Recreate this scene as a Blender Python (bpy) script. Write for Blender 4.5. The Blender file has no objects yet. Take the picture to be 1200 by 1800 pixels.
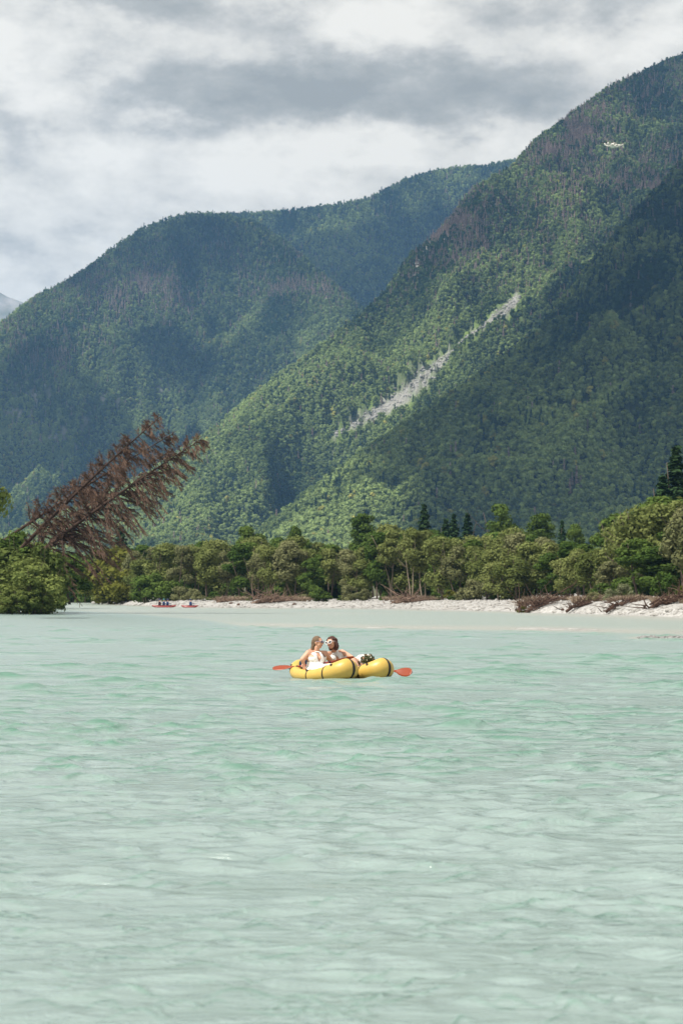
import bpy, bmesh, math, random
import numpy as np
from mathutils import Vector, Matrix, Quaternion

# ------------------------------------------------------------------ frame
F, H, HZ = 4250.0, 1.6, 1042.0          # focal length in photo pixels, eye height, horizon row


def Q(px, py, D):
    """point D metres away that the photograph shows at pixel (px, py)"""
    return np.array([(px - 600.0) / F * D, D, H + (HZ - py) / F * D])


S = bpy.context.scene
COL = S.collection
cam = bpy.data.cameras.new('camera')
cam.sensor_fit = 'VERTICAL'
cam.sensor_height = 36.0
cam.lens = 85.0
cam.shift_y = (HZ - 900.0) / 1800.0
cam.clip_start = 0.5
cam.clip_end = 40000
cam.dof.use_dof = True
cam.dof.focus_distance = 45.1
cam.dof.aperture_fstop = 5.0
co = bpy.data.objects.new('camera', cam)
co.location = (0, 0, H)
co.rotation_euler = (math.pi / 2, 0, 0)
COL.objects.link(co)
S.camera = co

S.render.engine = 'CYCLES'
S.cycles.use_denoising = True
S.cycles.max_bounces = 8
S.cycles.diffuse_bounces = 3
S.cycles.glossy_bounces = 3
S.cycles.transmission_bounces = 4
S.cycles.transparent_max_bounces = 12
S.cycles.volume_bounces = 1
S.cycles.caustics_reflective = False
S.cycles.caustics_refractive = False
S.view_settings.view_transform = 'Standard'
S.view_settings.look = 'None'
S.view_settings.exposure = 0.4
S.view_settings.gamma = 1.0
S.view_settings.use_curve_mapping = False

# ------------------------------------------------------------------ sun and sky
SUN = Vector((-0.50, -0.30, 0.81)).normalized()
sl = bpy.data.lights.new('sun', 'SUN')
sl.energy = 5.0
sl.angle = math.radians(1.2)
sl.color = (1.0, 0.95, 0.87)
so = bpy.data.objects.new('sun', sl)
so.rotation_euler = SUN.to_track_quat('Z', 'Y').to_euler()
so.location = (-300, -200, 600)
COL.objects.link(so)


class N:
    """tiny helper for node trees"""

    def __init__(self, tree):
        self.t = tree

    def new(self, kind, **kw):
        n = self.t.nodes.new(kind)
        for k, v in kw.items():
            setattr(n, k, v)
        return n

    def put(self, sock, v):
        if isinstance(v, bpy.types.NodeSocket):
            self.t.links.new(v, sock)
        elif v is not None:
            sock.default_value = v

    def m(self, op, a, b=None, c=None, clamp=False):
        n = self.new('ShaderNodeMath', operation=op, use_clamp=clamp)
        for i, v in enumerate((a, b, c)):
            if v is not None:
                self.put(n.inputs[i], v)
        return n.outputs[0]

    def vm(self, op, a, b=None):
        n = self.new('ShaderNodeVectorMath', operation=op)
        self.put(n.inputs[0], a)
        if b is not None:
            self.put(n.inputs[3] if op == 'SCALE' else n.inputs[1], b)
        return n.outputs[0]

    def noise(self, vec, scale, detail=4, rough=0.55, dist=0.0, out=0):
        n = self.new('ShaderNodeTexNoise')
        if vec is not None:
            self.put(n.inputs['Vector'], vec)
        n.inputs['Scale'].default_value = scale
        n.inputs['Detail'].default_value = detail
        n.inputs['Roughness'].default_value = rough
        n.inputs['Distortion'].default_value = dist
        return n.outputs[out]

    def ramp(self, fac, stops, interp='LINEAR'):
        n = self.new('ShaderNodeValToRGB')
        n.color_ramp.interpolation = interp
        els = n.color_ramp.elements
        while len(els) < len(stops):
            els.new(0.5)
        for e, (p, c) in zip(els, stops):
            e.position = p
            e.color = (c, c, c, 1) if not hasattr(c, '__len__') else tuple(c) + (1,)
        self.put(n.inputs[0], fac)
        return n.outputs[0]

    def mix(self, fac, a, b, mode='MIX'):
        n = self.new('ShaderNodeMix', data_type='RGBA', blend_type=mode)
        n.clamp_factor = True
        self.put(n.inputs[0], fac)
        for s, v in ((n.inputs[6], a), (n.inputs[7], b)):
            self.put(s, v if isinstance(v, bpy.types.NodeSocket) else tuple(v)[:3] + (1,))
        return n.outputs[2]


world = bpy.data.worlds.new('World')
S.world = world
world.use_nodes = True
w = N(world.node_tree)
world.node_tree.nodes.clear()
sky = w.new('ShaderNodeTexSky', sky_type='NISHITA')
sky.sun_disc = False
sky.sun_elevation = math.asin(SUN.z)
sky.sun_rotation = math.atan2(SUN.x, SUN.y)
tc = w.new('ShaderNodeTexCoord')
sep = w.new('ShaderNodeSeparateXYZ')
w.put(sep.inputs[0], tc.outputs['Generated'])
dx, dy, dz = sep.outputs
P_ = w.vm('MULTIPLY', tc.outputs['Generated'], (12.0, 12.0, 23.0))
n_big = w.noise(P_, 0.75, 10, 0.56, 0.0)
n_fine = w.noise(w.vm('ADD', P_, (3.1, 8.2, 1.7)), 2.9, 10, 0.62, 0.0)
warp1 = w.m('SUBTRACT', w.noise(P_, 1.6, 8, 0.62), 0.5)
warp2 = w.m('SUBTRACT', w.noise(w.vm('ADD', P_, (7.3, 2.1, 4.4)), 1.7, 8, 0.62), 0.5)
az = w.m('ADD', w.m('ARCTAN2', dx, dy), w.m('MULTIPLY', warp1, 0.11))
el = w.m('ADD', w.m('ARCSINE', dz), w.m('MULTIPLY', warp2, 0.05))
val = w.m('ADD', w.m('MULTIPLY', w.m('SUBTRACT', n_big, 0.5), 0.95), 0.60)
val = w.m('ADD', val, w.m('MULTIPLY', w.m('SUBTRACT', n_fine, 0.5), 1.0))
LOBES = [(60, 130, 150, 85, .26), (640, 62, 150, 48, .26), (400, 172, 240, 46, -.33), (690, 160, 260, 52, -.27),
         (960, 35, 240, 55, -.30), (1090, 85, 150, 45, .16), (170, 275, 260, 50, .24), (700, 255, 260, 36, .26),
         (40, 370, 130, 60, .16), (40, 490, 120, 22, .16), (250, 10, 260, 40, -.30), (850, 170, 150, 40, -.16),
         (430, 330, 220, 36, .10), (0, 215, 110, 22, -.16)]
for cx, cy, sx, sy, amp in LOBES:
    u = w.m('DIVIDE', w.m('SUBTRACT', az, (cx - 600) / F), sx / F)
    v = w.m('DIVIDE', w.m('SUBTRACT', el, (HZ - cy) / F), sy / F)
    g = w.m('EXPONENT', w.m('MULTIPLY', w.m('ADD', w.m('MULTIPLY', u, u), w.m('MULTIPLY', v, v)), -1.0))
    val = w.m('ADD', val, w.m('MULTIPLY', g, amp))
cloud = w.ramp(val, [(.08, (.305, .306, .283)), (.33, (.40, .395, .362)), (.49, (.515, .50, .458)), (.61, (.635, .61, .55)), (.85, (.785, .75, .675))])
cloud10 = w.vm('SCALE', cloud, 10.0)
cover = w.ramp(w.m('ADD', w.m('MULTIPLY', n_fine, .5), w.m('MULTIPLY', n_big, .5)), [(.22, .82), (.36, .985)])
skymix = w.mix(cover, sky.outputs[0], cloud10)
bg = w.new('ShaderNodeBackground')
bg.inputs[1].default_value = 0.1
w.put(bg.inputs[0], skymix)
wo = w.new('ShaderNodeOutputWorld')
w.put(wo.inputs[0], bg.outputs[0])

# ------------------------------------------------------------------ object helpers


def props(o, label=None, cat=None, group=None, kind=None):
    for k, v in (('label', label), ('category', cat), ('group', group), ('kind', kind)):
        if v:
            o[k] = v
    return o


def mesh(name, V, faces, mat=None, smooth=False, attrs=None, mats=None, fmat=None):
    """V (n,3); faces: list of lists, or int array (m,k)"""
    me = bpy.data.meshes.new(name)
    V = np.asarray(V, dtype=np.float64)
    if isinstance(faces, np.ndarray):
        m, k = faces.shape
        me.vertices.add(len(V))
        me.vertices.foreach_set('co', V.ravel())
        me.loops.add(m * k)
        me.loops.foreach_set('vertex_index', faces.ravel().astype(np.int32))
        me.polygons.add(m)
        me.polygons.foreach_set('loop_start', np.arange(0, m * k, k, dtype=np.int32))
        me.polygons.foreach_set('loop_total', np.full(m, k, dtype=np.int32))
    else:
        me.from_pydata([tuple(v) for v in V], [], faces)
    for mt in (mats or ([mat] if mat else [])):
        me.materials.append(mt)
    if fmat is not None:
        me.polygons.foreach_set('material_index', np.asarray(fmat, dtype=np.int32))
    if smooth:
        me.polygons.foreach_set('use_smooth', np.ones(len(me.polygons), dtype=bool))
    for an, (dom, data) in (attrs or {}).items():
        data = np.asarray(data, dtype=np.float32)
        if data.ndim == 1:
            me.attributes.new(an, 'FLOAT', dom).data.foreach_set('value', data)
        else:
            me.attributes.new(an, 'FLOAT_VECTOR', dom).data.foreach_set('vector', data.ravel())
    me.update()
    me.validate()
    return me


def obj(name, me, parent=None, loc=None, rot=None, scale=None):
    o = bpy.data.objects.new(name, me)
    COL.objects.link(o)
    if parent is not None:
        o.parent = parent
    if loc is not None:
        o.location = tuple(loc)
    if rot is not None:
        o.rotation_euler = tuple(rot)
    if scale is not None:
        o.scale = (scale,) * 3 if not hasattr(scale, '__len__') else tuple(scale)
    return o


def empty(name, loc=(0, 0, 0), rot=(0, 0, 0), scale=1.0):
    o = obj(name, None, None, loc, rot, scale)
    o.empty_display_size = 0.3
    return o


class MB:
    """collects simple shapes into one mesh"""

    def __init__(self):
        self.v, self.f, self.n = [], [], 0
        self.fm = []
        self.mi = 0

    def add(self, V, faces):
        V = np.asarray(V, float).reshape(-1, 3)
        self.v.append(V)
        for f in faces:
            self.f.append([i + self.n for i in f])
            self.fm.append(self.mi)
        self.n += len(V)
        return self

    def tube(self, pts, radii, seg=6, caps=True, flat=1.0):
        pts = [np.asarray(p, float) for p in pts]
        k = len(pts)
        if not hasattr(radii, '__len__'):
            radii = [radii] * k
        V = []
        prev = None
        for i in range(k):
            t = pts[min(i + 1, k - 1)] - pts[max(i - 1, 0)]
            t = t / (np.linalg.norm(t) + 1e-9)
            if prev is None:
                a = np.cross(t, [0, 0, 1.0])
                if np.linalg.norm(a) < 1e-3:
                    a = np.cross(t, [1.0, 0, 0])
            else:
                a = prev - t * np.dot(prev, t)
            a /= np.linalg.norm(a) + 1e-9
            prev = a
            b = np.cross(t, a)
            for j in range(seg):
                th = 2 * math.pi * j / seg
                V.append(pts[i] + radii[i] * (math.cos(th) * a + flat * math.sin(th) * b))
        fs = []
        for i in range(k - 1):
            for j in range(seg):
                j2 = (j + 1) % seg
                fs.append([i * seg + j, i * seg + j2, (i + 1) * seg + j2, (i + 1) * seg + j])
        if caps:
            fs.append(list(range(seg))[::-1])
            fs.append([(k - 1) * seg + j for j in range(seg)])
        return self.add(V, fs)

    def ell(self, c, r, R=None, seg=12, rings=8):
        c = np.asarray(c, float)
        r = np.asarray(r if hasattr(r, '__len__') else (r, r, r), float)
        V = [[0, 0, 1]]
        for i in range(1, rings):
            p = math.pi * i / rings
            for j in range(seg):
                t = 2 * math.pi * j / seg
                V.append([math.sin(p) * math.cos(t), math.sin(p) * math.sin(t), math.cos(p)])
        V.append([0, 0, -1])
        V = np.array(V) * r
        if R is not None:
            V = V @ np.asarray(R, float).T
        V += c
        fs = [[0, 1 + j, 1 + (j + 1) % seg] for j in range(seg)]
        for i in range(rings - 2):
            for j in range(seg):
                a, b = 1 + i * seg + j, 1 + i * seg + (j + 1) % seg
                fs.append([a, a + seg, b + seg, b])
        last = len(V) - 1
        o = 1 + (rings - 2) * seg
        fs += [[o + (j + 1) % seg, o + j, last] for j in range(seg)]
        return self.add(V, fs)

    def cap(self, p0, r0, p1, r1, seg=12):
        """tapered capsule"""
        p0, p1 = np.asarray(p0, float), np.asarray(p1, float)
        d = p1 - p0
        L = np.linalg.norm(d)
        if L < 1e-6:
            return self.ell(p0, max(r0, r1))
        t = d / L
        pts, rad = [], []
        for k in range(4):
            a = math.pi / 2 * (1 - k / 3.0)
            pts.append(p0 - t * r0 * math.sin(a)); rad.append(max(r0 * math.cos(a), r0 * .06))
        for k in range(4):
            a = math.pi / 2 * k / 3.0
            pts.append(p1 + t * r1 * math.sin(a)); rad.append(max(r1 * math.cos(a), r1 * .06))
        return self.tube(pts, rad, seg)

    def box(self, c, s, R=None):
        V = np.array([[x, y, z] for x in (-1, 1) for y in (-1, 1) for z in (-1, 1)], float) * np.asarray(s, float) / 2
        if R is not None:
            V = V @ np.asarray(R, float).T
        return self.add(V + np.asarray(c, float), [[0, 1, 3, 2], [4, 6, 7, 5], [0, 4, 5, 1], [2, 3, 7, 6], [0, 2, 6, 4], [1, 5, 7, 3]])

    def me(self, name, mat=None, smooth=True, mats=None):
        return mesh(name, np.concatenate(self.v), self.f, mat, smooth, mats=mats, fmat=self.fm if mats else None)


def fbm(x, y, seed=0, octs=5, lac=2.03, gain=0.5):
    """value noise fbm on numpy arrays, about -1..1"""
    x = np.asarray(x, float); y = np.asarray(y, float)
    out = np.zeros(np.broadcast(x, y).shape); amp, tot = 1.0, 0.0
    for o in range(octs):
        xi, yi = np.floor(x).astype(np.int64), np.floor(y).astype(np.int64)
        fx, fy = x - xi, y - yi
        fx = fx * fx * fx * (fx * (fx * 6 - 15) + 10); fy = fy * fy * fy * (fy * (fy * 6 - 15) + 10)

        def h(i, j):
            n = (i * 374761393 + j * 668265263 + (seed + o * 17) * 974634777) & 0xFFFFFFFF
            n = ((n ^ (n >> 13)) * 1274126177) & 0xFFFFFFFF
            n = (n ^ (n >> 16)) & 0xFFFFFF
            return n / float(0xFFFFFF) * 2 - 1
        v = (h(xi, yi) * (1 - fx) + h(xi + 1, yi) * fx) * (1 - fy) + (h(xi, yi + 1) * (1 - fx) + h(xi + 1, yi + 1) * fx) * fy
        out = out + v * amp
        tot += amp
        amp *= gain
        x = x * lac + 11.3; y = y * lac + 5.7
    return out / tot * 1.5


def sst(a, b, x):
    t = np.clip((x - a) / (b - a), 0, 1)
    return t * t * (3 - 2 * t)


def grid_faces(nr, nc):
    i = np.arange(nr - 1)[:, None] * nc + np.arange(nc - 1)[None, :]
    return np.stack([i, i + 1, i + nc + 1, i + nc], -1).reshape(-1, 4)


# ------------------------------------------------------------------ materials


def material(name):
    m = bpy.data.materials.new(name)
    m.use_nodes = True
    m.node_tree.nodes.clear()
    n = N(m.node_tree)
    out = n.new('ShaderNodeOutputMaterial')
    return m, n, out


def plain(name, col, rough=0.6, spec=0.4, vary=0.12, scale=30.0, bump=0.0, metal=0.0, coat=0.0, sss=0.0):
    m, n, out = material(name)
    p = n.new('ShaderNodeBsdfPrincipled')
    tcn = n.new('ShaderNodeTexCoord')
    nz = n.noise(tcn.outputs['Object'], scale, 5, 0.6)
    c = n.mix(nz, [v * (1 - vary) for v in col], [min(1, v * (1 + vary)) for v in col])
    n.put(p.inputs['Base Color'], c)
    p.inputs['Roughness'].default_value = rough
    p.inputs['Specular IOR Level'].default_value = spec
    p.inputs['Metallic'].default_value = metal
    p.inputs['Coat Weight'].default_value = coat
    if sss:
        p.inputs['Subsurface Weight'].default_value = sss
        p.inputs['Subsurface Radius'].default_value = (0.01, 0.004, 0.002)
    if bump:
        b = n.new('ShaderNodeBump')
        b.inputs['Strength'].default_value = bump
        b.inputs['Distance'].default_value = 0.02
        n.put(b.inputs['Height'], n.noise(tcn.outputs['Object'], scale * 2.3, 6, 0.65))
        n.put(p.inputs['Normal'], b.outputs[0])
    n.put(out.inputs[0], p.outputs[0])
    return m


def foliage(name, lo, hi, trans=0.3, instanced=False):
    """leaf material: per-leaf 'tint' and per-tree variation"""
    m, n, out = material(name)
    at = n.new('ShaderNodeAttribute', attribute_name='tint')
    if instanced:
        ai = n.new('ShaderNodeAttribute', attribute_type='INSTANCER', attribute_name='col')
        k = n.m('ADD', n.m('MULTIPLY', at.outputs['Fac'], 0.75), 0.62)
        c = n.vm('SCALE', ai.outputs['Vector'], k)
    else:
        oi = n.new('ShaderNodeObjectInfo')
        f = n.m('ADD', n.m('MULTIPLY', at.outputs['Fac'], 0.62), n.m('MULTIPLY', oi.outputs['Random'], 0.38))
        c = n.mix(f, lo, hi)
    d = n.new('ShaderNodeBsdfDiffuse')
    t = n.new('ShaderNodeBsdfTranslucent')
    n.put(d.inputs[0], c)
    n.put(t.inputs[0], c)
    mx = n.new('ShaderNodeMixShader')
    mx.inputs[0].default_value = trans
    n.put(mx.inputs[1], d.outputs[0])
    n.put(mx.inputs[2], t.outputs[0])
    n.put(out.inputs[0], mx.outputs[0])
    return m


M = {}
M['willow'] = foliage('willow_leaves', (.072, .098, .024), (.250, .275, .098))
M['grey_willow'] = foliage('grey_willow_leaves', (.100, .112, .045), (.270, .272, .135))
M['alder'] = foliage('alder_leaves', (.030, .066, .014), (.135, .190, .045))
M['yellow'] = foliage('yellow_green_leaves', (.075, .085, .016), (.165, .170, .036))
M['spruce'] = foliage('spruce_needles', (.012, .032, .014), (.048, .085, .034), .1)
M['bank_bush'] = foliage('bank_bush_leaves', (.060, .092, .024), (.235, .275, .085))
M['sage'] = foliage('sage_leaves', (.13, .15, .075), (.25, .26, .15))
M['dry'] = foliage('dry_twigs', (.15, .11, .078), (.36, .285, .21), .05)
M['dead'] = foliage('dead_needles', (.068, .044, .033), (.190, .125, .094), .12)
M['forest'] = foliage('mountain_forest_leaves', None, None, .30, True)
M['bark'] = plain('bark', (.11, .085, .065), .9, .2, .4, 6, .6)
M['pale_bark'] = plain('pale_bark', (.27, .22, .165), .9, .2, .35, 5, .5)
M['dead_bark'] = plain('dead_bark', (.060, .038, .029), .9, .15, .4, 4, .6)
M['drift'] = plain('driftwood', (.17, .115, .085), .9, .2, .45, 8, .5)
M['dark_drift'] = plain('dark_driftwood', (.085, .052, .038), .95, .15, .5, 6, .5)
M['stone'] = plain('stone', (.31, .30, .285), .9, .25, .28, 3, .5)
M['wet_stone'] = plain('wet_stone', (.20, .20, .195), .6, .4, .5, 3, .5)
M['lavender'] = plain('lavender_plastic', (.30, .26, .36), .3, .5, .05, 10)
M['scree'] = plain('scree_rock', (.30, .29, .275), .95, .2, .3, .15, .3)
# ------------------------------------------------------------------ ground, gravel bars, river
SHORE_PX = [-400, 60, 150, 200, 270, 340, 420, 640, 780, 880, 915, 935, 1000, 1100, 1200, 1350, 1700]
SHORE_D = [450, 440, 415, 335, 284, 268, 262, 246, 226, 207, 198, 191, 186, 172, 159, 146, 128]


def shore(px):
    return np.interp(px, SHORE_PX, SHORE_D)


def land(x, y):
    """height of the ground above the water surface"""
    px = 600 + F * x / np.maximum(y, 1.0)
    s = y - shore(px) + 3.0 * fbm(x / 14, y / 14, 3, 3)
    nearb = sst(905, 960, px)
    width = 17 * (1 - nearb) + 5.0 * nearb
    top = 0.95 + 0.22 * nearb
    up = top * (1 - np.exp(-np.maximum(s, 0) / width)) + 0.004 * np.maximum(s - 60, 0)
    up = up + 0.10 * fbm(x / 9, y / 9, 8, 4) * sst(0, 12, s)
    # under water: a wide shoal off the bar, then the deeper channel
    edge = np.interp(px, [-300, 0, 180, 420, 700, 1000, 1300], [330, 260, 190, 112, 102, 96, 84])
    shoal = sst(-9, 12, y - edge + 7 * fbm(x / 20, y / 20, 21, 3))
    awash = np.exp(-((y - edge - 9) / 9.0) ** 2) * sst(330, 480, px) * (1 - .25 * sst(1000, 1100, px))
    tongue = sst(8, 32, shore(px) - y) * 0.16        # a slightly deeper lane along the bar
    bed = -(1.15 * (1 - shoal) + 0.07 + tongue * shoal + 0.05 * fbm(x / 10, y / 24, 31, 3) * shoal)
    bed = bed * (1 - awash) + awash * (.0 + .055 * fbm(x / 5, y / 9, 35, 4))
    z = np.where(s > 0, up - .03, np.maximum(bed, s * 0.12 - .03))
    # stony spit breaking the surface on the right
    sp = sst(1035, 1130, px) * np.exp(-((y - 86 + 0.02 * (px - 1100)) / 6.5) ** 2)
    z = np.maximum(z, -0.35 + 0.392 * sp + 0.03 * fbm(x * 1.1, y * 0.35, 5, 3) * sp - (1 - sp) * 0.9)
    # wooded left bank
    lb = sst(1.15, 0.72, np.hypot((x + 48) / 24.0, (y - 198) / 20.0) + .06 * fbm(x / 5, y / 5, 9, 3))
    z = np.maximum(z, -1.2 + 2.0 * lb)
    return z


def build_ground():
    D = np.unique(np.concatenate([np.linspace(-300, 60, 20), np.linspace(60, 150, 30), np.linspace(150, 430, 160), np.geomspace(430, 12000, 50)]))
    a = np.unique(np.concatenate([np.linspace(-1.6, -.24, 20), np.linspace(-.24, .26, 200), np.linspace(.26, 1.6, 20)]))
    A, DD = np.meshgrid(a, D)
    X = A * np.maximum(DD, 150.0)
    Z = np.where(DD > 20, land(X, np.maximum(DD, 20)), -1.2) - .35
    Z = np.where(DD > 600, 3 - .35 + (DD - 600) * .004 * (DD < 3000) + 9.6 * (DD >= 3000), Z)
    m, n, out = material('forest_floor')
    p = n.new('ShaderNodeBsdfPrincipled')
    g = n.new('ShaderNodeNewGeometry')
    n.put(p.inputs['Base Color'], n.ramp(n.noise(g.outputs['Position'], .25, 6, .65), [(.3, (.03, .035, .015)), (.55, (.07, .075, .03)), (.8, (.12, .10, .06))]))
    p.inputs['Roughness'].default_value = .95
    n.put(out.inputs[0], p.outputs[0])
    o = obj('ground', mesh('ground', np.stack([X, DD, Z], -1).reshape(-1, 3), grid_faces(len(D), len(a)), m, True))
    props(o, kind='structure')
    # gravel bar: finer sheet above the ground
    D = np.unique(np.concatenate([np.linspace(66, 108, 120), np.linspace(108, 150, 30), np.linspace(150, 345, 300)]))
    a = np.linspace(-.19, .24, 420)
    A, DD = np.meshgrid(a, D)
    X = A * DD
    Z = land(X, DD)
    Z = Z + np.where(Z > -.05, .035 * fbm(X * 1.7, DD * 1.7, 44, 3), 0)
    m, n, out = material('gravel')
    p = n.new('ShaderNodeBsdfPrincipled')
    g = n.new('ShaderNodeNewGeometry')
    vor = n.new('ShaderNodeTexVoronoi')
    vor.inputs['Scale'].default_value = 5.5
    n.put(vor.inputs['Vector'], g.outputs['Position'])
    cell = n.new('ShaderNodeSeparateColor')
    n.put(cell.inputs[0], vor.outputs['Color'])
    big = n.noise(g.outputs['Position'], .22, 6, .6)
    f = n.m('ADD', n.m('MULTIPLY', cell.outputs[0], .45), n.m('MULTIPLY', big, .6))
    c = n.ramp(f, [(.2, (.19, .183, .17)), (.5, (.35, .342, .325)), (.8, (.46, .45, .435))])
    sepz = n.new('ShaderNodeSeparateXYZ')
    n.put(sepz.inputs[0], g.outputs['Position'])
    wet = n.ramp(n.m('ADD', sepz.outputs[2], n.m('MULTIPLY', n.m('SUBTRACT', big, .5), .16)), [(.0, .78), (.13, 1.0)])
    c = n.mix(1.0, c, wet, 'MULTIPLY')
    n.put(p.inputs['Base Color'], c)
    p.inputs['Roughness'].default_value = .9
    b = n.new('ShaderNodeBump')
    b.inputs['Strength'].default_value = .7
    b.inputs['Distance'].default_value = .12
    n.put(b.inputs['Height'], n.m('ADD', vor.outputs['Distance'], n.m('MULTIPLY', n.noise(g.outputs['Position'], 1.3, 5, .6), 1.5)))
    n.put(p.inputs['Normal'], b.outputs[0])
    n.put(out.inputs[0], p.outputs[0])
    o = obj('gravel_bar', mesh('gravel_bar', np.stack([X, DD, Z], -1).reshape(-1, 3), grid_faces(len(D), len(a)), m, True))
    props(o, 'pale gravel bar along the far side of the river', kind='structure')


def waves(X, Y, spacing):
    rng = np.random.RandomState(4)
    K = 96
    lam = np.exp(rng.uniform(math.log(.07), math.log(1.9), K))
    th = rng.normal(1.5, .40, K) + (rng.rand(K) < .16) * rng.uniform(-1.5, 1.5, K)
    ph = rng.uniform(0, 2 * math.pi, K)
    wx = X + .35 * fbm(X / 1.9, Y / 1.9, 71, 3)
    wy = Y + .35 * fbm(X / 1.9 + 40, Y / 1.9, 72, 3)
    Z = np.zeros_like(X)
    gust = 0.75 + 1.1 * fbm(X / 3.2, Y / 6.0, 77, 4)
    gust2 = 0.75 + 0.9 * fbm(X / 2.6, Y / 2.6, 78, 3)
    gust = np.clip(gust, .12, 2.3); gust2 = np.clip(gust2, .12, 2.3)
    for i in range(K):
        k = 2 * math.pi / lam[i]
        fade = np.clip((lam[i] / spacing - 2.2) / 3.0, 0, 1)
        s = .028 * (.36 if lam[i] > 1.3 else .58 if lam[i] > .45 else 1.45)
        c = np.sin(k * (math.cos(th[i]) * wx + math.sin(th[i]) * wy) + ph[i])
        Z += s / k * fade * (gust2 if lam[i] < 1.3 else gust) * (c if lam[i] < .6 else (2 * np.exp(c - 1) - 0.93))
    return Z


def build_water():
    D = np.unique(np.concatenate([np.linspace(-300, 6.5, 14), np.geomspace(6.5, 130, 1040), np.geomspace(130, 420, 130)]))
    a = np.unique(np.concatenate([-np.geomspace(.2, 1.8, 26), np.linspace(-.2, .2, 380), np.geomspace(.2, 1.8, 26)]))
    A, DD = np.meshgrid(a, D)
    X = A * np.maximum(DD, 6.5 + (6.5 - DD) * .2)
    sp = np.maximum(DD, 6.5) * 0.0028 + .01 + np.maximum(np.abs(A) - .2, 0) * DD * .12
    depth = np.clip(-np.where(DD > 20, land(X, np.maximum(DD, 20)), -1.2), -.5, 3)
    calm = .75 + .25 * sst(.1, .9, depth)
    Z = waves(X, DD, sp) * calm
    # single steep wavelets of the current, near sides painted green as light through crests
    crest = np.zeros_like(Z)
    wr = np.random.RandomState(8)
    for q in range(3600):
        yc = math.exp(wr.uniform(math.log(9), math.log(115)))
        xc = wr.uniform(-.17, .17) * yc
        if float(fbm(xc / 6.0, yc / 10.0, 91, 3)) + .55 * wr.randn() < .02 + .5 * (yc < 22):
            continue
        k_ = min(1.6, max(.30, yc / 32)); wl, wd = wr.uniform(.14, .48) * k_, wr.uniform(.06, .15) * k_
        hh = wd * wr.uniform(.20, .38) * (.55 if yc < 18 else 1)
        r0, r1 = np.searchsorted(D, yc - 4 * wd), np.searchsorted(D, yc + 4 * wd)
        c0, c1 = np.searchsorted(a, (xc - 2.6 * wl) / yc), np.searchsorted(a, (xc + 2.6 * wl) / yc)
        if r1 - r0 < 2 or c1 - c0 < 2 or depth[r0, c0] < .3:
            continue
        gx, gy = X[r0:r1, c0:c1] - xc, DD[r0:r1, c0:c1] - yc
        gy = gy + .25 * gx * wr.uniform(-1, 1) + .10 * np.sin(gx / wl * 2.5 + wr.uniform(0, 6))
        e = np.exp(-(np.abs(gx) / wl) ** 2.4)
        Z[r0:r1, c0:c1] += hh * e * np.exp(-(gy / wd) ** 2)
        crest[r0:r1, c0:c1] = np.maximum(crest[r0:r1, c0:c1], e * np.exp(-((gy + .45 * wd) / (.75 * wd)) ** 2) * wr.uniform(.3, 1.0) * (.55 if yc < 20 else 1))
    big = waves(X, DD, np.maximum(sp, .16)) / .03
    crest = np.clip(crest + .10 * np.clip(big - 1.3, 0, 1.5), 0, 1)
    Z = np.where(DD < 6.4, Z * 0, Z)
    m, n, out = material('river_water')
    p = n.new('ShaderNodeBsdfPrincipled')
    g = n.new('ShaderNodeNewGeometry')
    at = n.new('ShaderNodeAttribute', attribute_name='depth')
    body = n.ramp(at.outputs['Fac'], [(.0, (.38, .37, .335)), (.11, (.35, .365, .335)), (.28, (.295, .35, .325)), (.62, (.268, .335, .326)), (1.0, (.250, .322, .313))])
    murk = n.noise(g.outputs['Position'], .35, 5, .6, .5)
    body = n.mix(n.m('MULTIPLY', murk, .5), body, n.mix(.5, body, (.16, .25, .19)))
    body = n.mix(n.new('ShaderNodeAttribute', attribute_name='crest').outputs['Fac'], body, (.075, .205, .138))
    n.put(p.inputs['Base Color'], body)
    n.put(p.inputs['Roughness'], n.new('ShaderNodeAttribute', attribute_name='chop').outputs['Fac'])
    p.inputs['IOR'].default_value = 1.333
    mp = n.new('ShaderNodeMapping')
    mp.inputs['Scale'].default_value = (.52, 1.15, 1.0)
    n.put(mp.inputs[0], g.outputs['Position'])
    h = n.m('ADD', n.m('MULTIPLY', n.noise(mp.outputs[0], 4.5, 6, .62, .8), .8), n.m('MULTIPLY', n.noise(mp.outputs[0], 13, 3, .5, .3), .16))
    b = n.new('ShaderNodeBump')
    b.inputs['Strength'].default_value = .55
    b.inputs['Distance'].default_value = .17
    n.put(b.inputs['Height'], h)
    n.put(p.inputs['Normal'], b.outputs[0])
    n.put(out.inputs[0], p.outputs[0])
    o = obj('river', mesh('river', np.stack([X, DD, Z], -1).reshape(-1, 3), grid_faces(len(D), len(a)), m, True, {'depth': ('POINT', depth.ravel()), 'crest': ('POINT', crest.ravel()), 'chop': ('POINT', (.13 + .13 * sst(12, 70, DD)).ravel())}))
    props(o, 'milky turquoise river with small choppy waves', kind='structure')


def rock_shape(seed, sub=1):
    bm = bmesh.new()
    bmesh.ops.create_icosphere(bm, subdivisions=sub, radius=1)
    r = np.random.RandomState(seed)
    V = np.array([v.co[:] for v in bm.verts])
    V = V * (1 + r.uniform(-.25, .25, (len(V), 1))) * r.uniform(.6, 1.1, 3) * np.array([1, 1, .62])
    Fc = np.array([[v.index for v in f.verts] for f in bm.faces])
    bm.free()
    return V, Fc


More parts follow.
